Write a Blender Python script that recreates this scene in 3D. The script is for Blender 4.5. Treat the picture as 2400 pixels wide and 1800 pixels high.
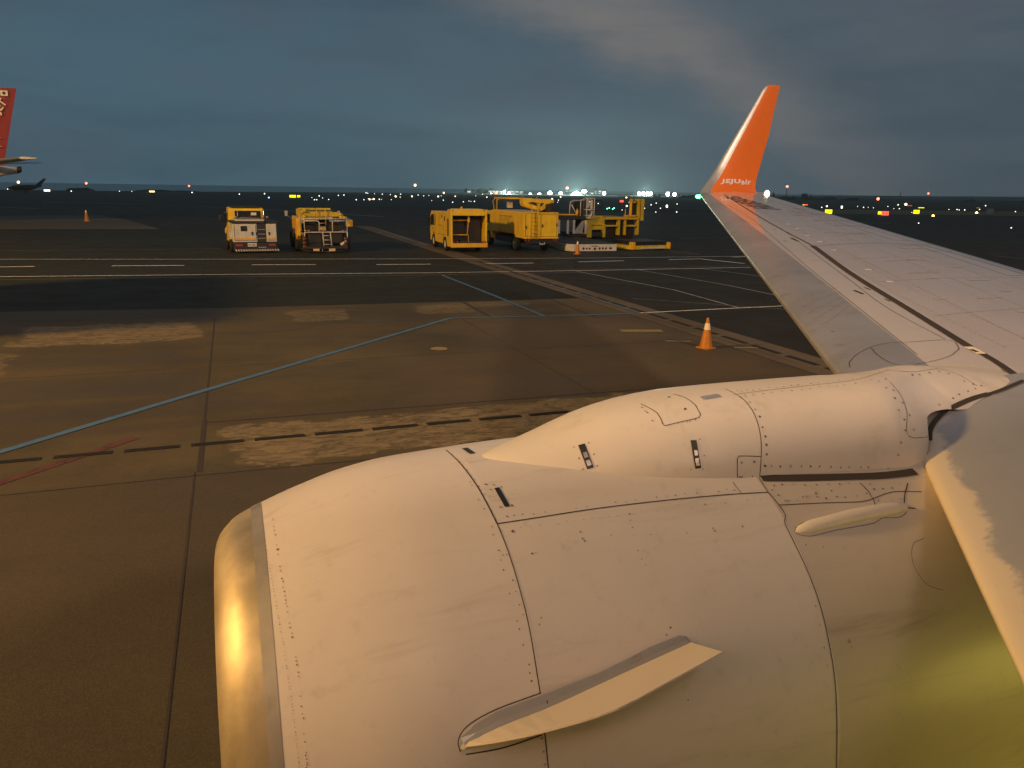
import bpy, math, random
from math import sin, cos, tan, radians, pi, sqrt, exp, atan2
from mathutils import Vector, Matrix
from mathutils.bvhtree import BVHTree
random.seed(7)
SC = bpy.context.scene
for o in list(bpy.data.objects): bpy.data.objects.remove(o)
COL = SC.collection

# ---------------------------------------------------------------- camera
# world axes: X aft along the airliner, Y outboard along its right wing, Z up; metres
EYE = Vector((0, 0, 3.8)); FPX = 1800.0
_y, _p, _r = radians(20), radians(14.23), radians(.874)
CF = Vector((sin(_y)*cos(_p), cos(_y)*cos(_p), -sin(_p)))
_R0 = Vector((cos(_y), -sin(_y), 0)); _U0 = _R0.cross(CF)
CR = cos(_r)*_R0 + sin(_r)*_U0; CU = cos(_r)*_U0 - sin(_r)*_R0
cd = bpy.data.cameras.new('camera'); cam = bpy.data.objects.new('camera', cd); COL.objects.link(cam)
cam.matrix_world = Matrix.Translation(EYE) @ Matrix((CR, CU, -CF)).transposed().to_4x4()
cd.sensor_width = 36; cd.lens = 36*FPX/2400; cd.clip_end = 60000; cd.clip_start = .05
SC.camera = cam
SC.view_settings.view_transform = 'Standard'; SC.view_settings.look = 'None'
SC.view_settings.exposure = 0; SC.view_settings.gamma = 1

# ---------------------------------------------------------------- node helper
class NT:
    def __init__(s, tree): s.t = tree; s.n = tree.nodes; s.l = tree.links
    def new(s, t, **k):
        nd = s.n.new(t)
        for a, b in k.items(): setattr(nd, a, b)
        return nd
    def put(s, sock, v):
        if isinstance(v, bpy.types.NodeSocket): s.l.new(v, sock)
        else:
            if isinstance(v, (tuple, list)) and len(v) == 3 and sock.type == 'RGBA': v = (*v, 1)
            sock.default_value = v
    def m(s, op, a, b=0.0, c=0.0, clamp=False):
        nd = s.new('ShaderNodeMath', operation=op, use_clamp=clamp)
        s.put(nd.inputs[0], a); s.put(nd.inputs[1], b); s.put(nd.inputs[2], c)
        return nd.outputs[0]
    def mp(s, v, a, b, c=0.0, d=1.0, smooth=True):
        nd = s.new('ShaderNodeMapRange', interpolation_type='SMOOTHSTEP' if smooth else 'LINEAR')
        for i, x in enumerate((v, a, b, c, d)): s.put(nd.inputs[i], x)
        return nd.outputs[0]
    def noise(s, vec, scale, detail=4, rough=.55, dist=0.0):
        nd = s.new('ShaderNodeTexNoise'); s.put(nd.inputs['Vector'], vec); s.put(nd.inputs['Scale'], scale)
        s.put(nd.inputs['Detail'], detail); s.put(nd.inputs['Roughness'], rough); s.put(nd.inputs['Distortion'], dist)
        return nd.outputs['Fac']
    def scalev(s, vec, sc, loc=(0, 0, 0), rot=(0, 0, 0)):
        nd = s.new('ShaderNodeMapping'); s.put(nd.inputs[0], vec); nd.inputs['Scale'].default_value = sc
        nd.inputs['Location'].default_value = loc; nd.inputs['Rotation'].default_value = rot
        return nd.outputs[0]
    def mix(s, f, a, b, mode='MIX'):
        nd = s.new('ShaderNodeMix', data_type='RGBA', blend_type=mode)
        s.put(nd.inputs[0], f); s.put(nd.inputs[6], a); s.put(nd.inputs[7], b)
        return nd.outputs[2]
    def sep(s, v):
        nd = s.new('ShaderNodeSeparateXYZ'); s.put(nd.inputs[0], v); return nd.outputs
    def bump(s, h, strength, dist=.01):
        nd = s.new('ShaderNodeBump'); s.put(nd.inputs['Height'], h); nd.inputs['Strength'].default_value = strength
        nd.inputs['Distance'].default_value = dist; return nd.outputs[0]

def newmat(name):
    m = bpy.data.materials.new(name); m.use_nodes = True
    t = NT(m.node_tree); b = m.node_tree.nodes['Principled BSDF']
    co = t.new('ShaderNodeTexCoord').outputs['Object']
    return m, t, b, co

def paint(name, col, rough=.4, metal=0.0, var=.12, vs=2.5, grime=.0, gs=6.0, bump=.0, bs=40, coat=0.0, spec=.5, rvar=.12):
    """painted / bare surface with mottling, grime streaks and uneven gloss"""
    m, t, b, co = newmat(name)
    n1 = t.noise(co, vs, 5, .6); n2 = t.noise(t.scalev(co, (1, 1, .25)), gs, 6, .65)
    c = t.mix(t.mp(n1, .3, .7), tuple(x*(1-var) for x in col), tuple(min(1, x*(1+var*.6)) for x in col))
    if grime: c = t.mix(t.m('MULTIPLY', t.mp(n2, .5, .78), grime), c, tuple(x*.25 for x in col))
    t.put(b.inputs['Base Color'], c)
    t.put(b.inputs['Roughness'], t.m('ADD', rough-rvar/2, t.m('MULTIPLY', n2, rvar)))
    b.inputs['Metallic'].default_value = metal
    b.inputs['Specular IOR Level'].default_value = spec
    b.inputs['Coat Weight'].default_value = coat; b.inputs['Coat Roughness'].default_value = .08
    if bump: t.put(b.inputs['Normal'], t.bump(t.noise(co, bs, 3), bump))
    return m

def emit(name, col, strength):
    m = bpy.data.materials.new(name); m.use_nodes = True
    b = m.node_tree.nodes['Principled BSDF']; b.inputs['Base Color'].default_value = (.02, .02, .02, 1)
    b.inputs['Emission Color'].default_value = (*col, 1); b.inputs['Emission Strength'].default_value = strength
    return m

# ---------------------------------------------------------------- sky (dusk overcast) and lamps
w = bpy.data.worlds.new('World'); SC.world = w; w.use_nodes = True
t = NT(w.node_tree); bg = w.node_tree.nodes['Background']
d = t.new('ShaderNodeTexCoord').outputs['Generated']
sx, sy, sz = t.sep(d)[:3]
az = t.m('ARCTAN2', sx, sy)                                  # azimuth from +Y towards +X
el = t.m('ARCSINE', sz)
uv = t.new('ShaderNodeCombineXYZ'); t.put(uv.inputs[0], az); t.put(uv.inputs[1], t.m('MULTIPLY', el, 2.2)); uvv = uv.outputs[0]
base = t.mix(t.mp(el, .0, .42), (.074, .145, .188), (.042, .080, .122))
base = t.mix(t.mp(az, -.1, .85), base, (.088, .116, .142))
n = t.noise(uvv, 3.0, 7, .6, .3)
base = t.mix(t.m('MULTIPLY', t.mp(n, .42, .70), .42), base, (.088, .098, .128))
n2 = t.noise(t.scalev(uvv, (1, 2.2, 1), (3, 1, 0)), 2.2, 6, .62, .3)
base = t.mix(t.m('MULTIPLY', t.mp(n2, .44, .72), .36), base, (.030, .052, .078))
n3 = t.noise(t.scalev(uvv, (1, 3, 1), (1, 5, 0), (0, 0, -.25)), 5.5, 7, .68, .6)
base = t.mix(t.m('MULTIPLY', t.mp(n3, .45, .70), .08), base, (.115, .118, .135))
# pale band of cloud curving over the wing tip, and its fainter second veil lower right
arc = t.m('SUBTRACT', t.m('ADD', el, t.m('MULTIPLY', t.m('POWER', t.m('MAXIMUM', t.m('SUBTRACT', az, .15), 0), 2), .62)), .25)
arc = t.m('ADD', arc, t.m('MULTIPLY', t.m('SUBTRACT', t.noise(uvv, 5, 6, .65), .5), .10))
band = t.m('MULTIPLY', t.m('MULTIPLY', t.mp(arc, -.055, .0), t.mp(arc, .10, .0)), t.m('MULTIPLY', t.mp(az, .18, .42), t.mp(az, 1.0, .45)))
band = t.m('MULTIPLY', band, t.mp(t.noise(t.scalev(uvv, (1, 2, 1)), 7, 6, .7, .5), .25, .6, .55, 1))
base = t.mix(t.m('MULTIPLY', band, .66), base, (.235, .205, .185))
# town glow low over the far lights
gl = t.m('MULTIPLY', t.mp(el, .05, -.005), t.m('MULTIPLY', t.mp(az, .16, .40), t.mp(az, .66, .48)))
base = t.mix(t.m('MULTIPLY', gl, .45), base, (.12, .21, .215))
sky = t.new('ShaderNodeTexSky', sky_type='NISHITA', sun_disc=False, sun_elevation=radians(-4), sun_rotation=radians(250))
base = t.mix(.05, base, sky.outputs[0])
t.put(bg.inputs[0], base); bg.inputs[1].default_value = 1.0

def lamp(name, loc, target, power, col, size=1.2, angle=160):
    L = bpy.data.lights.new(name, 'SPOT'); L.energy = power; L.color = col; L.shadow_soft_size = size
    L.spot_size = radians(angle); L.spot_blend = .6
    o = bpy.data.objects.new(name, L); COL.objects.link(o); o.location = loc
    o.rotation_euler = (Vector(target)-Vector(loc)).to_track_quat('-Z', 'Y').to_euler()
    return o
lamp('apron_floodlight', (-50, 15, 26), (6, 22, 0), 130000, (1, .56, .15), 2.0)     # sodium mast by the stand ahead
lamp('terminal_floodlight', (22, -44, 31), (6, 20, 0), 78000, (1, .66, .46), 2.0)   # terminal roof lights behind the airliner
lamp('cowl_gradient_fill', (-14, -8, 12), (1.5, 3, 1), 1900, (1, .60, .38), 2.0, 110)  # added near lamp, its falloff grades the cowl darker towards the rear
lamp('terminal_mast_floodlight', (-5, -25, 33), (2, 4, 0), 8000, (1, .68, .52), 5.0)   # mast over the terminal, lights the engine across the cabin roof
lamp('lip_highlight_fill', (-13, -1, 5.0), (0, 3, 1.5), 900, (1, .46, .08), 1.4, 120)   # added lamp near the nose, puts a golden highlight on the lip
lamp('aft_cowl_yellow_fill', (6.0, -.05, .8), (3.2, 2.4, .2), 330, (1, .80, .12), 1.0, 75).data.spot_blend = 1   # added lamp, imitates a yellow pane reflection low on the aft cowl
# ---------------------------------------------------------------- mesh helpers
def px(u, v): return (CF + CR*((u-1200)/FPX) + CU*((900-v)/FPX))
def gnd(u, v, z=0.0): d = px(u, v); return EYE + d*((z-EYE.z)/d.z)
def atY(u, v, Y): d = px(u, v); return EYE + d*(Y/d.y)

def tag(o, label=None, cat=None, group=None, kind=None):
    if label: o['label'] = label
    if cat: o['category'] = cat
    if group: o['group'] = group
    if kind: o['kind'] = kind
    return o
def thing(name, loc, rz=0, label=None, cat=None, group=None):
    o = bpy.data.objects.new(name, None); COL.objects.link(o); o.location = loc; o.rotation_euler = (0, 0, rz)
    o.empty_display_size = .3
    return tag(o, label, cat, group)
def copy_tree(o, parent=None):
    c = o.copy(); COL.objects.link(c)
    if parent: c.parent = parent
    for ch in list(o.children): copy_tree(ch, c)
    return c

class MB:
    def __init__(s, off=None): s.v = []; s.f = []; s.mi = []; s.off = Vector(off) if off is not None else None
    def add(s, vs, fs, mi=0):
        k = len(s.v); s.v += [Vector(p) for p in vs]; s.f += [[i+k for i in f] for f in fs]; s.mi += [mi]*len(fs); return s
    def box(s, x0, x1, y0, y1, z0, z1, mi=0):
        vs = [(x, y, z) for z in (z0, z1) for y in (y0, y1) for x in (x0, x1)]
        return s.add(vs, [(0,2,3,1), (4,5,7,6), (0,1,5,4), (2,6,7,3), (0,4,6,2), (1,3,7,5)], mi)
    def loft(s, rings, closed=True, cap=True, mi=0):
        n = len(rings[0]); vs = [p for r in rings for p in r]; fs = []
        for i in range(len(rings)-1):
            for j in range(n if closed else n-1):
                a = i*n+j; b = i*n+(j+1) % n; fs.append((a, b, b+n, a+n))
        if cap and closed: fs.append(tuple(reversed(range(n)))); fs.append(tuple(range((len(rings)-1)*n, len(rings)*n)))
        return s.add(vs, fs, mi)
    def prism(s, poly, axis, a, b, mi=0):
        """extrude a 2-D polygon along an axis: 'x' poly=(y,z), 'y' poly=(x,z), 'z' poly=(x,y)"""
        def P(q, h):
            return (h, q[0], q[1]) if axis == 'x' else (q[0], h, q[1]) if axis == 'y' else (q[0], q[1], h)
        return s.loft([[P(q, a) for q in poly], [P(q, b) for q in poly]], mi=mi)
    def tube(s, pts, r, n=8, mi=0, closed=False):
        pts = [Vector(p) for p in pts]; rings = []; up = None
        for i, p in enumerate(pts):
            a = pts[i-1] if i else pts[i]; b = pts[i+1] if i < len(pts)-1 else pts[i]
            d = (b-a).normalized()
            if up is None: up = Vector((0, 0, 1)) if abs(d.z) < .9 else Vector((1, 0, 0))
            sd = d.cross(up).normalized(); up = sd.cross(d).normalized()
            rr = r[i] if isinstance(r, (list, tuple)) else r
            rings.append([p+(sd*cos(2*pi*k/n)+up*sin(2*pi*k/n))*rr for k in range(n)])
        return s.loft(rings, mi=mi)
    def wheel(s, c, r, wd, axis='x', n=28, mi=0):
        """tyre of radius r and width wd with rounded shoulders"""
        prof = [(r*.62, -.5), (r*.92, -.5), (r*.985, -.42), (r, -.3), (r, .3), (r*.985, .42), (r*.92, .5), (r*.62, .5)]
        rings = []
        for k in range(n+1):
            a = 2*pi*k/n; rings.append([Vector(c)+(Vector((h*wd, q*cos(a), q*sin(a))) if axis == 'x' else Vector((q*cos(a), h*wd, q*sin(a)))) for q, h in prof])
        return s.loft(rings, cap=False, mi=mi)
    def rim(s, c, r, wd, side, n=24, mi=0):
        """dished rim with hub, facing side (+1/-1) along x"""
        prof = [(r, -.5*side), (r, .38*side), (r*.88, .30*side), (r*.8, .05*side), (r*.35, .0), (r*.3, .28*side), (r*.12, .34*side), (.001, .34*side)]
        rings = [[Vector(c)+Vector((h*wd, q*cos(2*pi*k/n), q*sin(2*pi*k/n))) for k in range(n)] for q, h in prof]
        return s.loft(rings, mi=mi)
    def build(s, name, mats, parent=None, smooth=False, bevel=0.0, seg=2, auto=None):
        me = bpy.data.meshes.new(name)
        vs = [v-s.off for v in s.v] if s.off is not None else s.v
        me.from_pydata([tuple(v) for v in vs], [], s.f)
        if not isinstance(mats, (list, tuple)): mats = [mats]
        for m in mats: me.materials.append(m)
        if max(s.mi, default=0): me.polygons.foreach_set('material_index', s.mi)
        if smooth: me.polygons.foreach_set('use_smooth', [True]*len(me.polygons))
        me.validate(); me.update()
        o = bpy.data.objects.new(name, me); COL.objects.link(o)
        if parent: o.parent = parent
        if bevel:
            b = o.modifiers.new('bevel', 'BEVEL'); b.width = bevel; b.segments = seg; b.limit_method = 'ANGLE'; b.angle_limit = radians(35)
        return o

def interp(x, tab):
    """smooth piecewise interpolation in a list of (x, value)"""
    if x <= tab[0][0]: return tab[0][1]
    if x >= tab[-1][0]: return tab[-1][1]
    for i in range(len(tab)-1):
        if tab[i][0] <= x <= tab[i+1][0]:
            x0, y0 = tab[i]; x1, y1 = tab[i+1]; h = x1-x0; q = (x-x0)/h
            def sl(j):
                if j <= 0 or j >= len(tab)-1:
                    j2 = 1 if j <= 0 else len(tab)-1
                    return (tab[j2][1]-tab[j2-1][1])/(tab[j2][0]-tab[j2-1][0])
                a = (tab[j][1]-tab[j-1][1])/(tab[j][0]-tab[j-1][0]); b = (tab[j+1][1]-tab[j][1])/(tab[j+1][0]-tab[j][0])
                return 0 if a*b <= 0 else 2*a*b/(a+b)
            m0, m1 = sl(i)*h, sl(i+1)*h
            return (2*q**3-3*q*q+1)*y0+(q**3-2*q*q+q)*m0+(-2*q**3+3*q*q)*y1+(q**3-q*q)*m1

def text2d(s, bold=.0, spacing=1.0):
    cu = bpy.data.curves.new('t', 'FONT'); cu.body = s; cu.size = 1; cu.offset = bold; cu.space_character = spacing
    cu.resolution_u = 3
    o = bpy.data.objects.new('t', cu); COL.objects.link(o)
    me = bpy.data.meshes.new_from_object(o.evaluated_get(bpy.context.evaluated_depsgraph_get()))
    import bmesh
    bm = bmesh.new(); bm.from_mesh(me); bmesh.ops.triangulate(bm, faces=bm.faces[:])
    bmesh.ops.subdivide_edges(bm, edges=bm.edges[:], cuts=1, use_grid_fill=True); bm.to_mesh(me); bm.free()
    vs = [v.co.copy() for v in me.vertices]; fs = [list(p.vertices) for p in me.polygons]
    bpy.data.objects.remove(o); bpy.data.meshes.remove(me)
    x0 = min(v.x for v in vs); x1 = max(v.x for v in vs); y0 = min(v.y for v in vs); y1 = max(v.y for v in vs)
    return [((v.x-x0)/(x1-x0), (v.y-y0)/(y1-y0)) for v in vs], fs, (x1-x0)/(y1-y0)

# ---------------------------------------------------------------- materials
def concrete_mat():
    m, t, b, co = newmat('worn concrete')
    X, Y, Z = t.sep(co)[:3]
    def box(x0, x1, y0, y1, s):
        a = t.m('MULTIPLY', t.mp(X, x0-s, x0+s), t.mp(X, x1+s, x1-s)); c = t.m('MULTIPLY', t.mp(Y, y0-s, y0+s), t.mp(Y, y1+s, y1-s))
        return t.m('MULTIPLY', a, c)
    big = t.noise(co, .16, 5, .6); mid = t.noise(t.scalev(co, (.5, 1, 1)), .55, 6, .65, .6); fine = t.noise(co, 9, 4, .7); grit = t.noise(co, 60, 2, .7)
    c = t.mix(t.mp(big, .32, .68), (.056, .046, .017), (.132, .104, .043))
    c = t.mix(t.m('MULTIPLY', t.mp(mid, .5, .66), .45), c, (.120, .086, .052))
    c = t.mix(t.m('MULTIPLY', t.mp(mid, .50, .3), .6), c, (.045, .040, .022))
    blo = t.noise(t.scalev(co, (.6, 1, 1), (4, 2, 0)), .32, 6, .68, .8); c = t.mix(t.m('MULTIPLY', t.mp(blo, .50, .66), .55), c, (.048, .036, .018))
    X2 = t.m('MODULO', t.m('ADD', X, 100.68), 6.2); crk = t.noise(t.scalev(co, (1, 1, 1), (9, 9, 0)), .9, 8, .7, 1.2); c = t.mix(t.m('MULTIPLY', t.mp(t.m('ABSOLUTE', t.m('SUBTRACT', crk, .5)), .004, .0), .35), c, (.03, .022, .014))
    c = t.mix(t.m('MULTIPLY', box(-90, 40, -90, 10.55, .03), .55), c, (.062, .047, .026))  # slab below the joint painted darker, standing in for the fuselage's shade
    c = t.mix(t.m('MULTIPLY', box(-90, -.66, -90, 25.9, .02), .18), c, (.10, .066, .03))
    # rubber-brown and resurfaced slabs, each with its own edge
    for bx, col, f in (((-60, -.7, 15.2, 17.0, .12), (.058, .052, .04), .6), ((-4.4, .6, 13.6, 14.9, .15), (.06, .048, .038), .5), ((-60, -1.2, 18.2, 19.3, .1), (.06, .054, .04), .55),
                       ((-60, .1, 24.2, 26.5, .12), (.05, .048, .038), .8), ((6.2, 11.5, 17.5, 21.4, .6), (.125, .082, .048), .5), ((-60, 14, 12.85, 13.3, .05), (.07, .05, .04), .45),
                       ((3.0, 11.4, 13.0, 17.2, .8), (.13, .088, .05), .45), ((-2, 3.2, 6, 10.6, .5), (.075, .056, .034), .4)):
        c = t.mix(t.m('MULTIPLY', box(*bx), f), c, col)
    # scraped pale patches with a fibrous edge
    fib = t.noise(t.scalev(co, (.8, 2.2, 1)), 2.6, 7, .72, 1.6); edge = t.noise(co, .75, 5, .6)
    for bx, f in (((-5.3, -.9, 20.6, 23.6, .45), .95), ((-.4, 11.2, 10.7, 12.75, .35), .95), ((1.4, 3.2, 22.6, 25.0, .5), .6), ((5.4, 7.4, 23.0, 24.9, .4), .55), ((-7.5, -4.6, 14.4, 20, .6), .55), ((5.4, 9.8, 24.2, 25.2, .4), .5)):
        k = t.m('MULTIPLY', t.mp(t.m('ADD', box(*bx), t.m('ADD', t.m('MULTIPLY', t.m('SUBTRACT', edge, .5), 2.2), t.m('MULTIPLY', t.m('SUBTRACT', t.noise(co, 3.2, 6, .75), .5), 1.1))), .52, .72), t.mp(fib, .36, .60))
        c = t.mix(t.m('MULTIPLY', k, f), c, (.30, .225, .115))
    c = t.mix(t.m('MULTIPLY', t.mp(fine, .3, .75), .30), c, (.05, .04, .028))
    c = t.mix(t.m('MULTIPLY', t.mp(grit, .35, .7), .35), c, (.16, .13, .09))
    # faint slab joints
    t.put(b.inputs['Base Color'], c)
    t.put(b.inputs['Roughness'], t.mp(mid, .3, .7, .55, .85, False)); b.inputs['Specular IOR Level'].default_value = .28
    t.put(b.inputs['Normal'], t.bump(t.m('ADD', grit, t.m('MULTIPLY', fine, .6)), .35, .006))
    return m
def asphalt_mat(name, lo, hi, sc=.08, rough=.62):
    m, t, b, co = newmat(name)
    big = t.noise(t.scalev(co, (.35, 1, 1)), sc, 6, .6, .4); fine = t.noise(co, 40, 3, .7); mid = t.noise(co, .8, 5, .65)
    c = t.mix(t.mp(big, .35, .65), lo, hi)
    c = t.mix(t.m('MULTIPLY', t.mp(mid, .4, .75), .35), c, tuple(x*.6 for x in lo))
    c = t.mix(t.m('MULTIPLY', t.mp(fine, .4, .7), .4), c, tuple(x*1.5 for x in hi))
    t.put(b.inputs['Base Color'], c); t.put(b.inputs['Roughness'], t.mp(mid, .3, .7, rough, rough+.2, False)); b.inputs['Specular IOR Level'].default_value = .22
    t.put(b.inputs['Normal'], t.bump(fine, .4, .006))
    return m
def line_mat(name, col, wear=.5):
    m, t, b, co = newmat(name)
    n = t.noise(co, 3.5, 6, .75); g = t.noise(co, 45, 3, .7)
    c = t.mix(t.m('MULTIPLY', t.mp(t.m('ADD', n, t.m('MULTIPLY', g, .5)), .70, .95), wear), col, tuple(x*.35 for x in col))
    t.put(b.inputs['Base Color'], c); b.inputs['Roughness'].default_value = .6
    return m
M = dict(
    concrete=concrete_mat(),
    asphalt=asphalt_mat('apron asphalt', (.018, .020, .011), (.031, .031, .017)),
    asphalt2=asphalt_mat('older apron asphalt', (.024, .022, .015), (.036, .032, .022), .12),
    strip=asphalt_mat('brown drain strip concrete', (.11, .085, .055), (.16, .125, .08), .5, .6),
    greypatch=asphalt_mat('grey concrete patch', (.085, .078, .058), (.135, .12, .09), .1, .7),
    grass=asphalt_mat('night grass', (.036, .036, .016), (.060, .054, .026), .02, .9),
    dryG=asphalt_mat('dry grass strip', (.16, .13, .06), (.22, .17, .08), .05, .9),
    sea=paint('sea water', (.02, .045, .06), .25, var=.2, vs=.01, bump=.3, bs=.4),
    white_line=line_mat('white road paint', (.86, .84, .78), .4), dim_line=line_mat('worn white paint', (.36, .35, .32), .7),
    blue_line=line_mat('blue ground paint', (.085, .185, .32), .45), red_line=line_mat('red ground paint', (.14, .05, .03), .95),
    yell_line=line_mat('yellow ground paint', (.34, .25, .09), .5),
    seam=paint('dark seam', (.05, .036, .025), .7), drain=paint('drain grate iron', (.010, .010, .008), .85, .0, bump=.4, bs=25),
)
def aircraft_paint(name, col, rough, grime, coat=0.6, band=None, streak=(1, 1, 1), crough=.06):
    m, t, b, co = newmat(name)
    n1 = t.noise(co, .9, 5, .6); n2 = t.noise(t.scalev(co, streak), 3.2, 7, .68, .4); n3 = t.noise(co, 14, 4, .7)
    c = t.mix(t.mp(n1, .3, .7), tuple(x*.93 for x in col), col)
    c = t.mix(t.m('MULTIPLY', t.mp(n2, .52, .80), grime), c, tuple(x*.55 for x in (col[0], col[1]*.95, col[2]*.85)))
    c = t.mix(t.m('MULTIPLY', t.mp(n3, .55, .8), grime*.5), c, tuple(x*.6 for x in col))
    if band:
        X, Y, Z = t.sep(co)[:3]
        k, x0, wd = band
        dist = t.m('SUBTRACT', t.m('SUBTRACT', X, t.m('MULTIPLY', Y, k)), x0)
        dist = t.m('ADD', dist, t.m('MULTIPLY', t.m('SUBTRACT', t.noise(co, 4.5, 8, .75, .4), .5), .30))
        msk = t.mp(dist, wd+.035, wd-.03)
        c = t.mix(msk, c, (.66, .58, .46))
    t.put(b.inputs['Base Color'], c)
    t.put(b.inputs['Roughness'], t.m('ADD', rough, t.m('MULTIPLY', n2, .16)))
    b.inputs['Coat Weight'].default_value = coat; b.inputs['Coat Roughness'].default_value = crough
    t.put(b.inputs['Normal'], t.bump(t.m('ADD', t.noise(co, 1.4, 2), t.m('MULTIPLY', t.noise(co, 5, 3), .25)), .12, .02))
    return m
M.update(
    cowl=aircraft_paint('warm white cowl paint', (.71, .645, .58), .44, .62, .12, crough=.25, streak=(.22, 2.2, 2.2)),
    rcowl=aircraft_paint('shade darkened reverser paint', (.56, .50, .42), .42, .75, .15, crough=.2, streak=(.25, 1.8, 1.8)), splate=aircraft_paint('strake paint', (.60, .53, .455), .42, .5, .15, crough=.2),  # reverser darkened and dirtied to stand in for shade under the wing
    fcowl=aircraft_paint('white fan cowl paint', (.675, .62, .565), .44, .70, .12, crough=.25, streak=(.3, 1.6, 1.6)), stain=paint('wing smudge', (.44, .42, .40), .3, var=.1),
    fairing=aircraft_paint('cream fairing paint', (.69, .63, .53), .44, .48, .12, crough=.25),
    wing=aircraft_paint('pale grey wing paint', (.655, .585, .545), .12, .28, .8, streak=(.3, 2, 1)),
    wingL=aircraft_paint('light grey slat paint', (.68, .625, .585), .15, .20, .8, streak=(.3, 2, 1)),
    lemetal=paint('dulled leading edge metal', (.50, .49, .50), .34, .55, var=.12, vs=1.2, grime=.35, gs=3, rvar=.2),
    lip=paint('worn golden inlet lip metal', (.54, .455, .32), .52, .58, var=.38, vs=2.2, grime=.55, gs=2.4, rvar=.3), lipband=paint('grey riveted lip band', (.36, .335, .30), .5, .4, var=.2, grime=.4),
    lemetal2=aircraft_paint('grey flange metal', (.27, .27, .285), .35, .4, .5, band=None),
    orange=aircraft_paint('orange winglet paint', (.95, .20, .004), .25, .12, .7),
    wletter=paint('white lettering', (.85, .82, .8), .4, var=.05), dletter=paint('dark grey lettering', (.10, .09, .09), .4),
    latchdark=paint('latch recess', (.022, .024, .02), .5), latch=paint('latch steel', (.36, .34, .30), .38, .75),
    rivet=paint('rivet head', (.16, .125, .095), .5, .3), rivetf=paint('faint rivet head', (.36, .31, .26), .5, .2),
    seal=paint('rubber seal', (.045, .035, .025), .7), inlet=paint('inlet liner', (.30, .30, .30), .5, .3),
    blade=paint('titanium blade', (.32, .32, .34), .3, .9), red=paint('red fin paint', (.30, .008, .006), .35, coat=.4),
    silver=paint('dull aluminium', (.58, .57, .55), .35, .6),
    yellow=paint('yellow vehicle paint', (.88, .58, .012), .38, var=.12, grime=.28, coat=.3), dyellow=paint('dusty yellow paint', (.62, .46, .02), .5, var=.2, grime=.45),
    oyellow=paint('deep yellow paint', (.82, .47, .015), .4, var=.12, grime=.35, coat=.2),
    vwhite=paint('white vehicle paint', (.62, .60, .55), .4, var=.12, grime=.3), black=paint('black plastic', (.014, .014, .013), .5), rubber=paint('tyre rubber', (.018, .017, .016), .8),
    grille=paint('dark grille', (.035, .026, .016), .55, .3), glass=paint('dark glass', (.012, .015, .018), .08, spec=.8), steel=paint('galvanised steel', (.42, .41, .38), .45, .6, grime=.3),
    hose=paint('worn red hose', (.13, .035, .022), .6, var=.3, grime=.5), redp=paint('red plastic', (.35, .03, .02), .4), plate=paint('pale number plate', (.75, .73, .68), .45), cone=paint('orange cone plastic', (.58, .20, .012), .5, var=.15, grime=.3),
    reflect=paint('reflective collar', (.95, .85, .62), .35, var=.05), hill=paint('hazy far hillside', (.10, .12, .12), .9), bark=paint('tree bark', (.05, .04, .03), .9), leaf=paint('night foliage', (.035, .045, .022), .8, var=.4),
    bwall=paint('pale building wall', (.30, .29, .27), .8), dwall=paint('dim building wall', (.10, .11, .11), .8), roof=paint('grey roof', (.07, .075, .08), .8),
    e_white=emit('cool white lamp', (.86, 1, .90), 30), e_wdim=emit('white runway lamp', (1, .93, .80), 3.2), e_warm=emit('warm lamp', (1, .72, .36), 4),
    e_yel=emit('lit yellow sign face', (1, .86, .0), 1.9), e_red=emit('red lamp', (1, .12, .06), 9), e_rsign=emit('lit red sign face', (1, .09, .06), 2.2), e_green=emit('green lamp', (.15, 1, .45), 6),
    e_blue=emit('blue lamp', (.35, .45, 1), 6), e_win=emit('lit window', (1, .88, .6), 1.3), e_hall=emit('lit hangar front', (.85, 1, .75), 1.2), e_nav=emit('winglet tail lamp', (1, .82, .38), 7), e_amb=emit('amber lamp', (1, .62, .15), 10),
)
# ---------------------------------------------------------------- ground, road and markings (structure)
def sheet(name, poly, z, m, label=None):
    b = MB(); b.add([(x, y, z) for x, y in poly], [list(range(len(poly)))])
    return tag(b.build(name, m), kind='structure')
def dens(pts, step=1.0):
    out = []
    for a, b in zip(pts, pts[1:]):
        a = Vector(a); b = Vector(b); n = max(1, int((b-a).length/step)); out += [a+(b-a)*i/n for i in range(n)]
    return out+[Vector(pts[-1])]
def stripe(mb, pts, wd, z):
    """painted line of width wd along ground points"""
    pts = [Vector((p[0], p[1], 0)) for p in pts]; L = []
    for i, p in enumerate(pts):
        dn = [(pts[j+1]-pts[j]).normalized() for j in (i-1, i) if 0 <= j < len(pts)-1]
        nrm = [Vector((-d.y, d.x, 0)) for d in dn]; n = sum(nrm, Vector()).normalized(); k = 1/max(.4, n.dot(nrm[0]))
        L.append((p+n*wd/2*k+Vector((0, 0, z)), p-n*wd/2*k+Vector((0, 0, z))))
    for a, b in zip(L, L[1:]): mb.add([a[0], a[1], b[1], b[0]], [(0, 1, 2, 3)])
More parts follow.
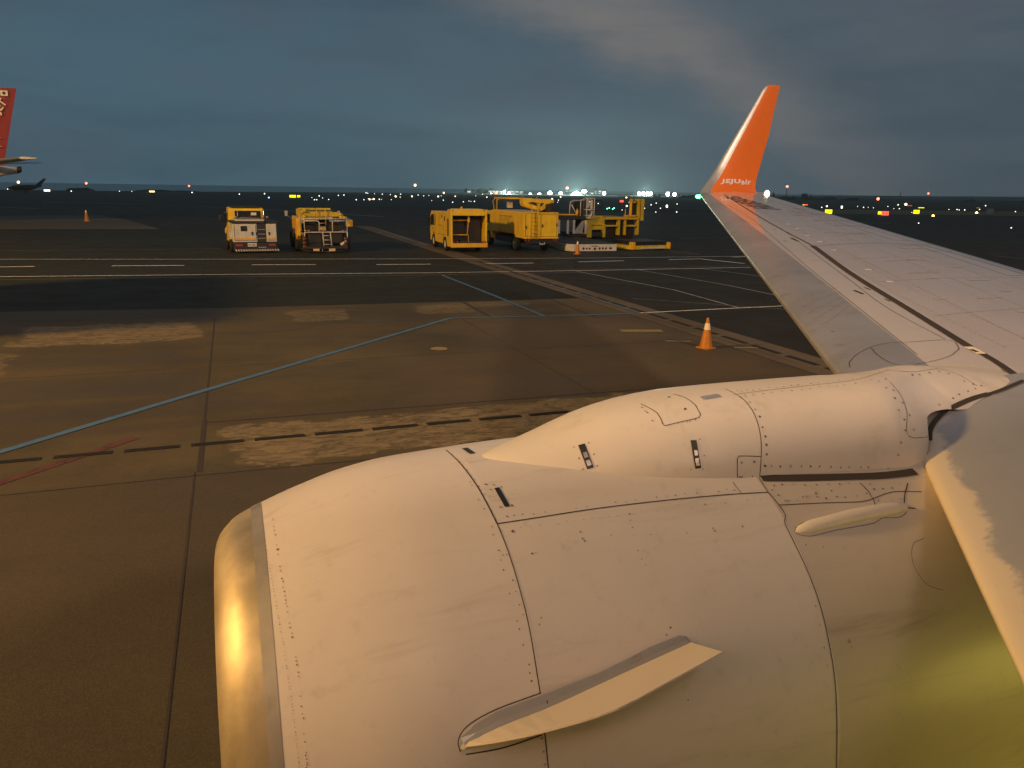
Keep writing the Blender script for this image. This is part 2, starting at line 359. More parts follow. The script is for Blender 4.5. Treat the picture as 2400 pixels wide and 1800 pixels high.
# grass plain out to the coast, then the sea far below
coast = [(-900, -300), (-900, 430), (-300, 445), (-60, 440), (40, 520), (300, 760), (700, 1000), (1600, 900), (2200, -300)]
g = MB(); g.add([(x, y, -.05) for x, y in coast], [list(range(len(coast)-1, -1, -1))])
n = len(coast); low = [(x*1.15 if abs(x) > 500 else x*1.02, y*1.03+8, -34) for x, y in coast]
g.add([(x, y, -.05) for x, y in coast[1:-1]]+[p for p in low[1:-1]], [(i, i+1, i+1+n-2, i+n-2) for i in range(n-3)])
tag(g.build('grass', M['grass']), kind='structure')
s = MB(); s.add([(-30000, 300, -32), (30000, 300, -32), (30000, 45000, -32), (-30000, 45000, -32)], [(0, 1, 2, 3)])
tag(s.build('sea', M['sea']), kind='structure')
sheet('apron', [(-200, -80), (330, -80), (330, 60), (104, 127), (-200, 190)], 0, M['asphalt'])
# everything right of the drain strip is older asphalt
sheet('older_apron', [(13.05, -60), (320, -60), (320, 60), (104, 126), (13.05, 120)], .004, M['asphalt2'])
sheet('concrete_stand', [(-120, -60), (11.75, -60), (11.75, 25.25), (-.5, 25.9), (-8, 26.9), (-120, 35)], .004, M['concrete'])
sheet('drain_strip', [(11.75, -60), (13.05, -60), (13.05, 79), (11.75, 79)], .006, M['strip'])
sheet('grey_patch', [tuple(gnd(u, v)[:2]) for u, v in ((-900, 536), (375, 537), (300, 516), (240, 505), (-900, 509))], .006, M['greypatch'])
sheet('dry_grass', [(104, 127), (420, 64), (440, 95), (130, 165)], .01, M['dryG'])
# taxiway bands beyond
sheet('taxiway', [(-200, 190), (-20, 160), (104, 140), (330, 300), (120, 330), (-200, 300)], -.02, M['asphalt'])
ln = MB()
def pl(mb, pix, wd, z=.012): stripe(mb, dens([tuple(gnd(u, v)) for u, v in pix], 4), wd, z)
pl(ln, [(-300, 609), (0, 608), (500, 608), (1000, 607), (1400, 605), (1740, 601), (2000, 596)], .13)
pl(ln, [(-300, 651), (0, 649), (500, 644), (1000, 640), (1400, 634), (1560, 631), (1760, 627)], .14)
for a, b in (((-60, 627), (81, 625)), ((262, 623.5), (432, 622.5)), ((590, 621), (740, 620.5)), ((882, 620.5), (1010, 619.5)), ((1135, 618.5), (1250, 617)), ((1356, 614), (1462, 611.5)), ((1568, 609), (1645, 607)), ((1715, 603), (1800, 600))):
    pl(ln, [a, b], .22)
pl(ln, [(1645, 607.5), (1745, 618)], .24)
pl(ln, [(1500, 734), (1700, 724), (1870, 716)], .11)
tag(ln.build('road_markings', M['white_line']), kind='structure')
ln = MB()
for pix, wd in (([(1350, 636), (1580, 680), (1735, 723)], .10), ([(1490, 632), (1700, 668), (1860, 701)], .10), ([(1635, 629), (1740, 642), (1860, 660)], .10), ([(1600, 590), (1640, 592)], .04),
                ([(0, 656), (500, 650), (1000, 645), (1400, 638)], .05), ([(0, 588), (280, 586), (520, 583)], .06), ([(1300, 633), (1560, 628), (1760, 622)], .06),
                ([(1575, 590), (1640, 597)], .1), ([(1370, 498), (1390, 497.5), (1470, 501)], .12), ([(1580, 501), (1640, 500.5), (1700, 503)], .25),
                ([(2015, 522), (2090, 523)], .5), ([(2320, 516.5), (2392, 518)], .4), ([(2330, 600), (2400, 607)], .16), ([(2310, 592), (2460, 600)], .06), ([(0, 486), (90, 489)], .5), ([(100, 473), (480, 484), (620, 491), (900, 508)], .55), ([(330, 523), (520, 524)], .06), ([(870, 531), (1000, 575)], .08), ([(1480, 700), (1860, 727)], .04), ([(1600, 560), (1740, 556)], .08)):
    pl(ln, pix, wd, .011)
tag(ln.build('worn_markings', M['dim_line']), kind='structure')
ln = MB(); stripe(ln, [tuple(gnd(u, v)[:2]) for u, v in ((-700, 1270), (0, 1061), (480, 916), (1050, 748), (1062, 746), (1270, 742), (1500, 735))], .15, .014)
stripe(ln, [tuple(gnd(u, v)[:2]) for u, v in ((1035, 645), (1160, 694), (1275, 741))], .14, .013)
stripe(ln, [tuple(gnd(u, v)[:2]) for u, v in ((1240, 655), (1380, 695), (1500, 734))], .10, .013)
tag(ln.build('blue_line', M['blue_line']), kind='structure')
ln = MB(); stripe(ln, [tuple(gnd(u, v)[:2]) for u, v in ((-500, 1300), (0, 1133), (320, 1026))], .16, .010)
tag(ln.build('red_line', M['red_line']), kind='structure')
ln = MB(); stripe(ln, [tuple(gnd(u, v)[:2]) for u, v in ((1455, 776), (1552, 776))], .35, .012)
c0 = gnd(1029, 818); ln.add([(c0.x+.21*cos(a*pi/9), c0.y+.21*sin(a*pi/9), .012) for a in range(18)], [list(range(18))])
for u, v in ((1560, 800), (1720, 815)): pl(ln, [(u, v), (u+60, v+1)], .12, .012)
tag(ln.build('yellow_marks', M['yell_line']), kind='structure')
# expansion joints: thin dark lines, and the wide black joint filler
ln = MB()
for pts, wd in (([(-.68, -8), (-.68, 10.7)], .022), ([(-.62, 10.7), (-.62, 13.2)], .07), ([(-.62, 13.2), (-.6, 24.2)], .03), ([(-.6, 13.05), (11.7, 12.85)], .028), ([(-60, 10.6), (-.7, 10.55), (5, 10.4)], .02),
                ([(6.4, 12.9), (6.35, 22.0)], .016), ([(-8, -8), (-8, 26)], .02), ([(-60, 21.6), (11.6, 21.3)], .012), ([(-60, 17.6), (11.6, 17.2)], .012), ([(11.75, -10), (11.75, 60)], .03), ([(13.05, -10), (13.05, 60)], .03), ([(12.1, 14), (12.1, 60)], .02)):
    stripe(ln, dens([(*p, 0) for p in pts], 2), wd, .009)
for u0, v0, u1, v1 in ((1085, 708, 1148, 742), (1290, 702, 1400, 745)): stripe(ln, [tuple(gnd(u0, v0)[:2]), tuple(gnd(u1, v1)[:2])], .13, .009)
tag(ln.build('expansion_joints', M['seam']), kind='structure')
# slot drains: dashed grates across the stand and down the brown strip
ln = MB()
def grate(x0, x1, y0, y1):
    ln.box(x0, x1, y0, y1, .004, .016)
    if x1-x0 > y1-y0: ln.box(x0+.06, x1-.06, (y0+y1)/2-.012, (y0+y1)/2+.012, .016, .022)
x = -6.2
while x < 9.5: grate(x, x+.74, 11.84, 11.96); x += .905
y = 12.4
while y < 40: ln.box(12.34, 12.50, y, y+1.05, .006, .014); y += 1.32
tag(ln.build('slot_drains', M['drain']), kind='structure')

# ---------------------------------------------------------------- the airliner (one thing)
AO = Vector((4.0, 3.08, 0))
AIR = thing('airliner', AO, 0, 'nearest airliner, pale wing with orange winglet and white engine cowl filling the foreground', 'airliner')
AY, AZ = 3.08, 1.56                       # engine axis
NAC = [(-.155, .745), (-.147, .772), (-.132, .802), (-.104, .835), (-.07, .865), (-.023, .890), (.04, .916), (.22, .979), (.41, 1.032), (.61, 1.064), (.90, 1.082), (1.12, 1.092), (1.37, 1.097), (2.2, 1.085), (3.0, 1.065), (3.6, 1.04), (3.9, 1.0)]
def nr(x): return interp(x, NAC)
def ring(x, r, n=120, ay=AY, azz=AZ): return [Vector((x, ay+r*cos(2*pi*k/n), azz+r*sin(2*pi*k/n))) for k in range(n)]
BV = {}
def reg(key, *mbs):
    vs = []; fs = []
    for b in mbs:
        k = len(vs); vs += b.v; fs += [[i+k for i in f] for f in b.f]
    BV[key] = BVHTree.FromPolygons(vs, fs, all_triangles=False)
def hitpx(u, v, keys):
    best = None; dr = px(u, v).normalized()
    for k in keys:
        h = BV[k].ray_cast(EYE, dr)
        if h[0] is not None and (best is None or h[3] < best[2]):
            nn = h[1] if h[1].dot(dr) < 0 else -h[1]; best = (h[0], nn, h[3])
    return best
def curve_px(pix, step=14.0):
    """Catmull-Rom through pixel points"""
    out = []; P = [Vector(p) for p in pix]
    if len(P) == 2:
        n = max(2, int((P[1]-P[0]).length/step)); return [P[0]+(P[1]-P[0])*i/n for i in range(n+1)]
    for i in range(len(P)-1):
        p0 = P[max(i-1, 0)]; p1 = P[i]; p2 = P[i+1]; p3 = P[min(i+2, len(P)-1)]; n = max(1, int((p2-p1).length/step))
        for k in range(n):
            q = k/n; out.append(.5*((2*p1)+(p2-p0)*q+(2*p0-5*p1+4*p2-p3)*q*q+(3*p1-p0-3*p2+p3)*q**3))
    return out+[P[-1]]
def trace(pix, keys, step=14.0): 
    r = [hitpx(p[0], p[1], keys) for p in curve_px(pix, step)]
    return [q for q in r if q]
def ribbon(mb, hits, wd, off=.0018, mi=0):
    if wd < .015: wd *= .62
    hs = [hits[0]]
    for h in hits[1:]:
        if (h[0]-hs[-1][0]).length > .002: hs.append(h)
    if len(hs) < 2: return
    L = []
    for i, (p, n, _) in enumerate(hs):
        a = hs[max(i-1, 0)][0]; b = hs[min(i+1, len(hs)-1)][0]; t_ = (b-a).normalized(); sd = n.cross(t_).normalized()
        L.append((p+sd*wd/2+n*off, p-sd*wd/2+n*off))
    for a, b in zip(L, L[1:]): mb.add([a[0], a[1], b[1], b[0]], [(0, 1, 2, 3)], mi)
def rivets(mb, pix, keys, n, r=.006, jit=0.0, skip=.0, off=.0022, mi=0):
    P = curve_px(pix, 3.0); tot = len(P)-1
    for i in range(n):
        if random.random() < skip: continue
        p = P[int(tot*i/max(1, n-1))]; h = hitpx(p[0]+random.uniform(-jit, jit), p[1]+random.uniform(-jit, jit), keys)
        if not h: continue
        disc(mb, h, r*random.uniform(.8, 1.15), off, mi)
def disc(mb, h, r, off=.0022, mi=0, ax=1.0):
    p, n, _ = h; a = n.orthogonal().normalized(); b = n.cross(a); r *= .78
    mb.add([p+n*off+a*cos(k*pi/4)*r+b*sin(k*pi/4)*r*ax for k in range(8)], [list(range(8))], mi)

# nacelle ------------------------------------------------------------
def revolve(xs, n=120):
    b = MB(AO); b.loft([ring(x, nr(x), n) for x in xs], cap=False); return b
XL, XF, XR = .045, .905, 2.14
lip = revolve([-.155, -.15, -.147, -.14, -.132, -.118, -.104, -.087, -.07, -.045, -.023, .01, XL])
inn = MB(AO); inn.loft([ring(x, r) for x, r in ((-.155, .745), (-.15, .72), (-.13, .70), (-.08, .685), (0, .68))], cap=False)
fr = lambda a, b, n: [a+(b-a)*i/n for i in range(n+1)]
cowl1 = revolve(fr(XL, XF, 20)); cowl2 = revolve(fr(XF, XR, 24)); cowl3 = revolve(fr(XR, 3.9, 26))
reg('nac', lip, cowl1, cowl2, cowl3)
for b in (lip,): b.v += inn.v; k = len(lip.v)-len(inn.v); b.f += [[i+k for i in f] for f in inn.f]; b.mi += inn.mi
lipo = lip.build('inlet_lip', M['lip'], AIR, smooth=True)
lb = MB(AO); lb.loft([ring(x, nr(x)+.0015) for x in (XL-.045, XL-.02, XL-.001)], cap=False); lb.build('lip_band', M['lipband'], lipo, smooth=True)
b = MB(AO); b.loft([ring(0, .68, 60), ring(.5, .74, 60), ring(.9, .78, 60)], cap=False); b.build('inlet_duct', M['inlet'], AIR, smooth=True); b = MB(AO); b.loft([ring(3.9, 1.0, 60), ring(3.7, .7, 60)], cap=False); b.build('exhaust_duct', M['inlet'], AIR, smooth=True)
b = MB(AO)
b.loft([ring(x, r, 40) for x, r in ((.55, .02), (.65, .12), (.8, .2), (.95, .26))]); b.build('spinner', M['seal'], AIR, smooth=True)
b = MB(AO)
for k in range(24):
    a = 2*pi*k/24
    rows = []
    for r_, tw, ch in ((.24, .3, .16), (.5, .7, .2), (.76, 1.05, .22)):
        e = Vector((0, cos(a), sin(a))); q = Vector((0, -sin(a), cos(a)))
        c_ = Vector((.88, AY, AZ))+e*r_; dv = Vector((cos(tw), 0, 0))+q*sin(tw); nn = dv.cross(e).normalized()*.006
        rows.append([c_-dv*ch/2, c_+nn, c_+dv*ch/2, c_-nn])
    b.loft(rows)
b.build('fan_blades', M['blade'], AIR, smooth=True)
b = MB(AO); b.loft([ring(x, r, 60) for x, r in ((3.5, .62), (4.2, .56), (4.7, .40))], cap=True); b.build('core_nozzle', M['silver'], AIR, smooth=True)

# wing ----------------------------------------------------------------
def LEx(Y): return 1.85+.534*Y if Y >= 3.2 else 1.447+.66*Y
def TEx(Y): return 7.42+.277*Y if Y >= 5.9 else 9.05
def zref(Y): return 2.171+.1051*Y
def thk(Y): return .66-.030*Y
def yn(c): return 5*(.2969*sqrt(max(c, 0))-.126*c-.3516*c*c+.2843*c**3-.1015*c**4)
def up(Y, c): T = thk(Y); return zref(Y)-.30*T*(1-c)**1.5+.62*T*yn(c)*(1-.25*c)
def dn(Y, c): T = thk(Y); return zref(Y)-.30*T*(1-c)**1.5-.80*T*yn(c)-.012
def wp(Y, c, top=True): return Vector((LEx(Y)+c*(TEx(Y)-LEx(Y)), Y, up(Y, c) if top else dn(Y, c)))
GRY = [(3.4, .68), (4.27, .66), (5.7, .60), (7.14, .55), (9.38, .47), (15.4, .20)]
GAP = [(3.4, 1.30), (3.7, 1.30), (4.35, 1.23), (5.57, 1.18), (7.0, 1.10), (8.78, 1.00), (15.15, .62)]
YS = [3.2+i*.3 for i in range(41)]; YS[-1] = 15.2; YS += [15.3]
def zone(c0f, c1f, n, Ys, top=True, pw=1.0):
    return [[wp(Y, c0f(Y)+(c1f(Y)-c0f(Y))*(i/n)**pw, top) for i in range(n+1)] for Y in Ys]
ch = lambda Y: TEx(Y)-LEx(Y)
le = MB(AO)
rows = [[wp(Y, .10*(1-i/12)**2, False) for i in range(12)]+[wp(Y, 0)]+[wp(Y, interp(Y, GRY)/ch(Y)*(i/14)**2) for i in range(1, 15)] for Y in YS]
le.loft(rows, closed=False)
sl = MB(AO); sl.loft(zone(lambda Y: interp(Y, GRY)/ch(Y), lambda Y: interp(Y, GAP)/ch(Y), 5, YS), closed=False)
mn = MB(AO); mn.loft([[wp(Y, interp(Y, GAP)/ch(Y)+(1-interp(Y, GAP)/ch(Y))*i/18) for i in range(19)]+[wp(Y, 1-.9*i/14, False) for i in range(15)] for Y in YS], closed=False)
YI = [0, .3, .6, .9, 1.2, 1.5, 1.8, 2.1, 2.4, 2.7, 3.0, 3.3]
def iwp(Y, c, top=True):
    x0 = 1.075+.77*Y; x1 = 9.05; z0 = 2.46+.0875*Y; T = .62; cc = max(c, 0)
    return Vector((x0+c*(x1-x0), Y, z0-.26*T*(1-c)**6+.30*T*yn(c)*(1-c)**2-.10*c if top else z0-.26*T*(1-c)**1.5-.85*T*yn(c)-.11*c))
ib = MB(AO); ib.loft([[iwp(Y, (1-i/20)**2, False) for i in range(20)]+[iwp(Y, 0)]+[iwp(Y, (i/24)**2) for i in range(1, 25)] for Y in YI], closed=False)
reg('wing', le, sl, mn); reg('iw', ib)
M['inboard'] = aircraft_paint('inboard leading edge grey with chipped edge', (.36, .36, .37), .30, .3, .5, band=(.77, -.553, .13))

# winglet: stations (z, Y, X leading, X trailing)
WS = [(3.735, 15.3, 10.02, 11.66), (3.765, 15.42, 10.08, 11.67), (3.83, 15.54, 10.17, 11.68), (3.92, 15.64, 10.30, 11.71), (4.09, 15.72, 10.49, 11.78), (4.40, 15.78, 10.73, 11.9), (4.80, 15.84, 11.01, 12.04), (5.20, 15.88, 11.29, 12.16),
      (5.57, 15.93, 11.55, 12.25), (5.90, 15.97, 11.78, 12.34), (6.10, 16.0, 11.92, 12.4), (6.20, 16.01, 11.995, 12.43), (6.25, 16.02, 12.06, 12.44), (6.262, 16.02, 12.13, 12.44)]
def wl_ring(i, a, b, n=14):
    z, Y, x0, x1 = WS[i]; j0 = max(i-1, 0); j1 = min(i+1, len(WS)-1)
    tn = Vector((0, WS[j1][1]-WS[j0][1], WS[j1][0]-WS[j0][0])).normalized(); nn = Vector((0, -tn.z, tn.y))   # inboard / up side
    if i == 0: nn = Vector((0, -.105, 1)).normalized()
    T = (.066 if i == 0 else .075 if i == 1 else .09 if i == 2 else .10)*(x1-x0)*(1 if i < len(WS)-1 else .3); cs = [a+(b-a)*(k/n)**1.6 for k in range(n+1)]
    f = lambda c: T*yn(c)
    return [Vector((x0+c*(x1-x0), Y, z))+nn*f(c) for c in cs], [Vector((x0+c*(x1-x0), Y, z))-nn*f(c) for c in cs]
wl = MB(AO); wlR = []
for i in range(len(WS)):
    a, b_ = wl_ring(i, .17, 1.0); wlR.append(a+list(reversed(b_)))
wl.loft(wlR, closed=True, cap=True)
wle = MB(AO); rr = []
for i in range(len(WS)):
    a, b_ = wl_ring(i, .0, .17, 7); rr.append(list(reversed(a))+b_[1:])
wle.loft(rr, closed=False)
reg('wl', wl)
wlo = wl.build('winglet', M['orange'], AIR, smooth=True); wleo = wle.build('winglet_leading_edge', M['silver'], AIR, smooth=True)
m_ = wlo.modifiers.new('es', 'EDGE_SPLIT'); m_.split_angle = radians(50)
def decal(s, mapf, keys, parent, mat, name='lettering', bold=.03, off=.008, spacing=1.0):
    vs, fs, asp = text2d(s, bold, spacing); b = MB(AO); pts = []
    for a, c in vs:
        u, v = mapf(a, c); h = hitpx(u, v, keys)
        if not h: return None
        pts.append(h[0]+h[1]*off)
    b.add(pts, fs); return b.build(name, mat, parent)
def quadmap(q):   # bl, br, tr, tl
    def f(a, c):
        bl, br, tr, tl = q
        return ((bl[0]*(1-a)+br[0]*a)*(1-c)+(tl[0]*(1-a)+tr[0]*a)*c, (bl[1]*(1-a)+br[1]*a)*(1-c)+(tl[1]*(1-a)+tr[1]*a)*c)
    return f
decal('JEJU', quadmap([(1688, 432.3), (1736, 433.1), (1735, 420.0), (1691, 419.8)]), ['wl'], wlo, M['wletter'], bold=.05, spacing=1.14)
decal('air', quadmap([(1736.5, 432.8), (1759, 433.2), (1760, 421.0), (1737.5, 420.5)]), ['wl'], wlo, M['wletter'], bold=.04, spacing=1.14)
REGI = lambda: decal('HL8305', quadmap([(1833, 492), (1727, 460), (1697, 462), (1765, 488)]), ['wing'], mno, M['dletter'], name='registration', bold=.02)

# pylon ---------------------------------------------------------------
PT = [(.97, 2.635), (1.0, 2.655), (1.06, 2.672), (1.13, 2.69), (1.25, 2.722), (1.37, 2.762), (1.54, 2.812), (1.76, 2.850), (2.0, 2.868), (2.4, 2.870), (3.0, 2.865), (3.5, 2.85), (4.0, 2.80), (4.5, 2.72), (5.0, 2.63), (5.5, 2.53)]
PW = [(.97, .03), (.99, .10), (1.03, .165), (1.10, .225), (1.2, .28), (1.4, .345), (1.7, .41), (2.0, .445), (2.5, .465), (3.0, .48), (5.5, .5)]
YIN = [(3.0, 2.60), (3.2, 2.64), (3.5, 2.82), (3.9, 3.0), (4.45, 3.14), (5.0, 3.24), (5.5, 3.3)]
YOUT = [(3.0, 3.52), (3.35, 3.62), (3.6, 3.84), (3.9, 4.02), (4.3, 4.14), (4.7, 4.14), (5.2, 4.0), (5.5, 3.8)]
def iz(X, Y):
    c = (X-1.075-.77*Y)/(9.05-1.075-.77*Y); return iwp(Y, max(c, 0)).z
def pyl_ring(x, n=44):
    s = min(1, max(0, (x-3.0)/.8)); s = s*s*(3-2*s); top = interp(x, PT); wd = interp(x, PW)
    yi = AY-wd if x < 3 else interp(x, YIN); yo = AY+wd if x < 3 else interp(x, YOUT); yc = AY if x < 3 else AY+.20*s+.06*(x-3)
    wzo = up(yo, max((x-LEx(yo))/(TEx(yo)-LEx(yo)), 0))-.014 if x > LEx(yo) else zref(yo)-.35
    def P(a):
        q = -cos(a); p = 2.5
        ux = abs(q)**(2/p)*(1 if q > 0 else -1); uz = abs(sin(a))**(2/p); bell = cos(pi*q/2)**1.2 if abs(q) < 1 else 0
        f = (1-s)*ux+s*q; Y = yc+(yo-yc)*f if f > 0 else yc+(yc-yi)*f
        b1 = (2.2+(iz(x, yi)-.014-2.2)*min(1, max(0, (x-3.2)/.5))) if q < 0 else wzo
        bl = (1-s)*2.2+s*b1
        return Vector((x, Y, bl+(top-bl)*((1-s)*uz+s*bell)))
    if x <= 2.2: return [P(pi*i/n) for i in range(n+1)]
    cut = interp(x, [(2.2, 2.545), (2.6, 2.518), (3.0, 2.505), (3.12, 2.53), (3.3, 2.63), (3.4, 2.663)])
    a0, a1 = 0.0, pi/2
    if P(0).z < cut:
        for _ in range(30):
            am = (a0+a1)/2
            if P(am).z < cut: a0 = am
            else: a1 = am
    e = P(a0); ry = min(e.y+.20, yc)
    return [Vector((x, ry if a0 > 0 else e.y, 2.2 if a0 > 0 else e.z)), Vector((x, ry if a0 > 0 else e.y, e.z+.002)), e]+[P(a0+(pi-a0)*i/n) for i in range(1, n+1)]
XP = [.97, .975, .985, 1.0, 1.02, 1.05, 1.09, 1.14, 1.2, 1.28, 1.37, 1.47, 1.58, 1.7, 1.82, 1.95, 2.08, 2.2]
XP2 = [2.222+.02*0]+[2.3+.05*i for i in range(65)]
pf = MB(AO); pf.loft([pyl_ring(x) for x in XP], closed=False)
pr = MB(AO); pr.loft([pyl_ring(x) for x in [2.2001]+[2.22]+XP2[1:]], closed=False)
# close the floor of the aft fairing
reg('pyl', pf, pr)
b = MB(AO); b.box(2.25, 3.25, 2.70, 3.36, 1.9, 2.56); b.build('slot_shade_block', M['seal'], AIR)  # dark block behind the pylon slot, stands in for its deep shade
ALL = ['nac', 'pyl', 'wing', 'iw', 'wl']
def merge(dst, src, mi, alt=None):
    k = len(dst.v); dst.v += src.v; dst.f += [[i+k for i in f] for f in src.f]; dst.mi += [mi if alt is None or random.random() < .6 else alt for _ in src.f]

# seams on the cowls
sm = MB(AO)
for pix, wd in (([(1045, 1055), (1075, 1082), (1112, 1130), (1140, 1178), (1165, 1228)], .0085), ([(1165, 1228), (1190, 1290), (1215, 1370), (1240, 1470), (1262, 1600), (1266, 1624)], .006), ([(1276, 1712), (1281, 1760), (1285, 1800)], .007),
                ([(1165, 1228), (1250, 1215), (1400, 1192), (1560, 1173), (1700, 1160), (1800, 1154)], .0075), ([(1718, 1130), (1722, 1138), (1737, 1156)], .004), ([(1778, 1120), (1800, 1154)], .005),
                ([(1800, 1154), (1825, 1184), (1841, 1209), (1838, 1224), (1860, 1270), (1895, 1345), (1925, 1430), (1945, 1520), (1957, 1600), (1961, 1700), (1960, 1800)], .0065),
                ([(1825, 1184), (1930, 1179), (2018, 1176), (2048, 1168), (2092, 1153), (2160, 1153)], .006), ([(2015, 1132), (2035, 1152), (2048, 1174), (2053, 1192)], .006), ([(2127, 1133), (2120, 1160), (2122, 1190), (2145, 1192)], .009),
                ([(2165, 1262), (2142, 1272), (2136, 1300), (2145, 1335), (2175, 1372), (2210, 1383)], .0035),
                ([(1310, 1205), (1312, 1205.5)], .004)):
    h = trace(pix, ['nac']); ribbon(sm, h, wd)
h = trace([(1784, 1121), (1850, 1121), (1950, 1119), (2050, 1116), (2100, 1112), (2145, 1106)], ['nac']); ribbon(sm, h, .042, .003)
merge(cowl2, sm, 1)
sm = MB(AO)
for pix, wd in (([(1502, 947), (1540, 968), (1553, 993), (1557, 998), (1600, 988), (1638, 979), (1642, 972), (1630, 950), (1605, 932), (1578, 924)], .006),
                ([(1700, 912), (1735, 930), (1762, 960), (1778, 1000), (1784, 1040), (1783, 1080), (1780, 1118)], .006), ([(1720, 925), (1850, 909), (1990, 893), (2050, 878), (2080, 868)], .004),
                ([(1728, 1120), (1728, 1075), (1732, 1069), (1783, 1070)], .006), ([(2085, 895), (2110, 925), (2125, 965), (2128, 1022), (2175, 1024)], .005),
                ([(2080, 868), (2140, 872), (2200, 865), (2250, 880), (2290, 905)], .0045)):
    h = trace(pix, ['pyl', 'wing', 'iw']); ribbon(sm, h, wd)
merge(pr, sm, 1)
# wing seams
sm = MB(AO)
for pix, wd in (([(1906, 577), (2000, 645), (2125, 722), (2270, 812)], .075), ([(2300, 828), (2345, 855), (2400, 895)], .06), ([(1698, 456), (1715, 467), (1800, 520), (1906, 577)], .022),
                ([(1895, 577), (1960, 573), (2040, 570), (2120, 572), (2170, 576)], .014), ([(2170, 576), (2250, 598), (2400, 643)], .016), ([(1800, 468), (1900, 497), (2000, 524), (2170, 576)], .012),
                ([(1830, 535), (1900, 588), (1990, 655), (2080, 722), (2215, 795)], .008), ([(1992, 862), (1990, 850), (2005, 833), (2060, 808), (2150, 801), (2212, 797), (2240, 803), (2248, 818), (2232, 832), (2190, 846), (2130, 856), (2085, 850), (2052, 828), (2042, 816)], .008), ([(1815, 628), (1845, 618), (1920, 610)], .005), ([(1740, 515), (1775, 528), (1790, 530)], .006)):
    ribbon(sm, trace(pix, ['wing', 'pyl']), wd, .003)
merge(mn, sm, 1)
sm = MB(AO); ribbon(sm, trace([(1705, 480), (1760, 512), (1800, 545), (1900, 632), (2000, 712), (2150, 832)], ['wing']), .008, .003); merge(le, sm, 1)
# small hinge fittings, smudged dark
sm = MB(AO)
for (u, v, l, wd) in ((1862, 561, 9, .10), (2033, 676, 7, .05), (2080, 703, 7, .05), (2012, 684, 11, .09), (2283, 822, 8, .12), (1951, 777, 3, .03), (1840, 565, 4, .04), (1815, 538, 3, .04)):
    ribbon(sm, trace([(u-l, v-l*.3), (u+l, v+l*.5)], ['wing'], 5), wd*.3, .004)
merge(sl, sm, 1)
sm = MB(AO); h = trace([(2268, 814), (2282, 820), (2300, 830)], ['wing', 'pyl'], 6); ribbon(sm, h, .07, .004); merge(mn, sm, 3)
# rubber seal between inboard leading edge and pylon
ss = MB(AO)
h = trace([(2178, 1035), (2180, 1010), (2195, 985), (2225, 960), (2280, 935), (2340, 918), (2400, 893)], ['iw', 'pyl', 'wing'], 8); ribbon(ss, h, .03, .006)
merge(ib, ss, 1)

# rivets
rv = MB(AO)
rivets(rv, [(640, 1215), (652, 1300), (668, 1400), (690, 1520), (706, 1640), (720, 1800)], ['nac'], 62, .0035, 1.5, .25)
rivets(rv, [(613, 1215), (632, 1330), (650, 1430), (670, 1550), (690, 1690), (702, 1800)], ['nac'], 75, .0022, .4, .1)
rivets(rv, [(1100, 1130), (1150, 1230), (1195, 1400), (1230, 1520), (1250, 1610)], ['nac'], 26, .0042, 2, .15)
rivets(rv, [(1070, 1075), (1110, 1120), (1135, 1160)], ['nac'], 9, .004, 2)
rivets(rv, [(1270, 1730), (1276, 1790)], ['nac'], 3, .005, 1)
rivets(rv, [(1190, 1210), (1300, 1198), (1450, 1178), (1600, 1160), (1720, 1148)], ['nac'], 24, .0045, 2, .2)
rivets(rv, [(1175, 1245), (1300, 1228), (1450, 1208), (1600, 1192), (1780, 1170)], ['nac'], 32, .003, 2, .3)
rivets(rv, [(1476, 1205), (1480, 1235), (1484, 1260), (1490, 1275), (1500, 1300), (1512, 1325)], ['nac'], 8, .004, 2, .1)
rivets(rv, [(1180, 1280), (1205, 1370), (1225, 1440)], ['nac'], 7, .004, 2, .2)
rivets(rv, [(1180, 1298), (1248, 1300), (1360, 1246), (1367, 1263), (1672, 1243), (1672, 1245), (1738, 1234)], ['nac'], 9, .004, 6, .1)
for u, v, r_ in ((651, 1288, .006), (1247, 1298, .0055), (1268, 1448, .004), (1264, 1464, .005), (1360, 1247, .005), (1365, 1263, .005), (1571, 1471, .006), (1562, 1488, .005), (1990, 1503, .012), (1994, 1516, .006), (1929, 1282, .006), (1675, 1245, .007), (1740, 1235, .005), (1612, 1640, .004),
                 (1139, 1136, .006), (1157, 1137, .006), (1175, 1142, .006), (1150, 1148, .006), (1200, 1185, .006), (1173, 1189, .006), (1652, 1183, .006), (1700, 1180, .005), (1475, 1205, .005), (1201, 1246, .007)):
    h = hitpx(u, v, ['nac'])
    if h: disc(rv, h, r_)
for pix, n_ in (([(1810, 1150), (1840, 1175)], 3), ([(1845, 1175), (1865, 1173), (1900, 1164), (1930, 1168), (1955, 1164), (1985, 1167), (2012, 1163), (2030, 1158)], 9), ([(1880, 1165), (1930, 1152), (1950, 1150)], 3),
                ([(1815, 1137), (1880, 1136), (1990, 1134)], 8), ([(2040, 1135), (2052, 1150), (2072, 1147), (2092, 1143), (2108, 1135)], 5), ([(2057, 1175), (2110, 1170)], 2)):
    rivets(rv, pix, ['nac'], n_, .0062, 2, .05)
rivets(rv, [(1900, 1240), (1880, 1320), (1905, 1400), (1925, 1480), (1940, 1560)], ['nac'], 8, .004, 3, .2)
merge(cowl2, rv, 2, 3)
rv = MB(AO)
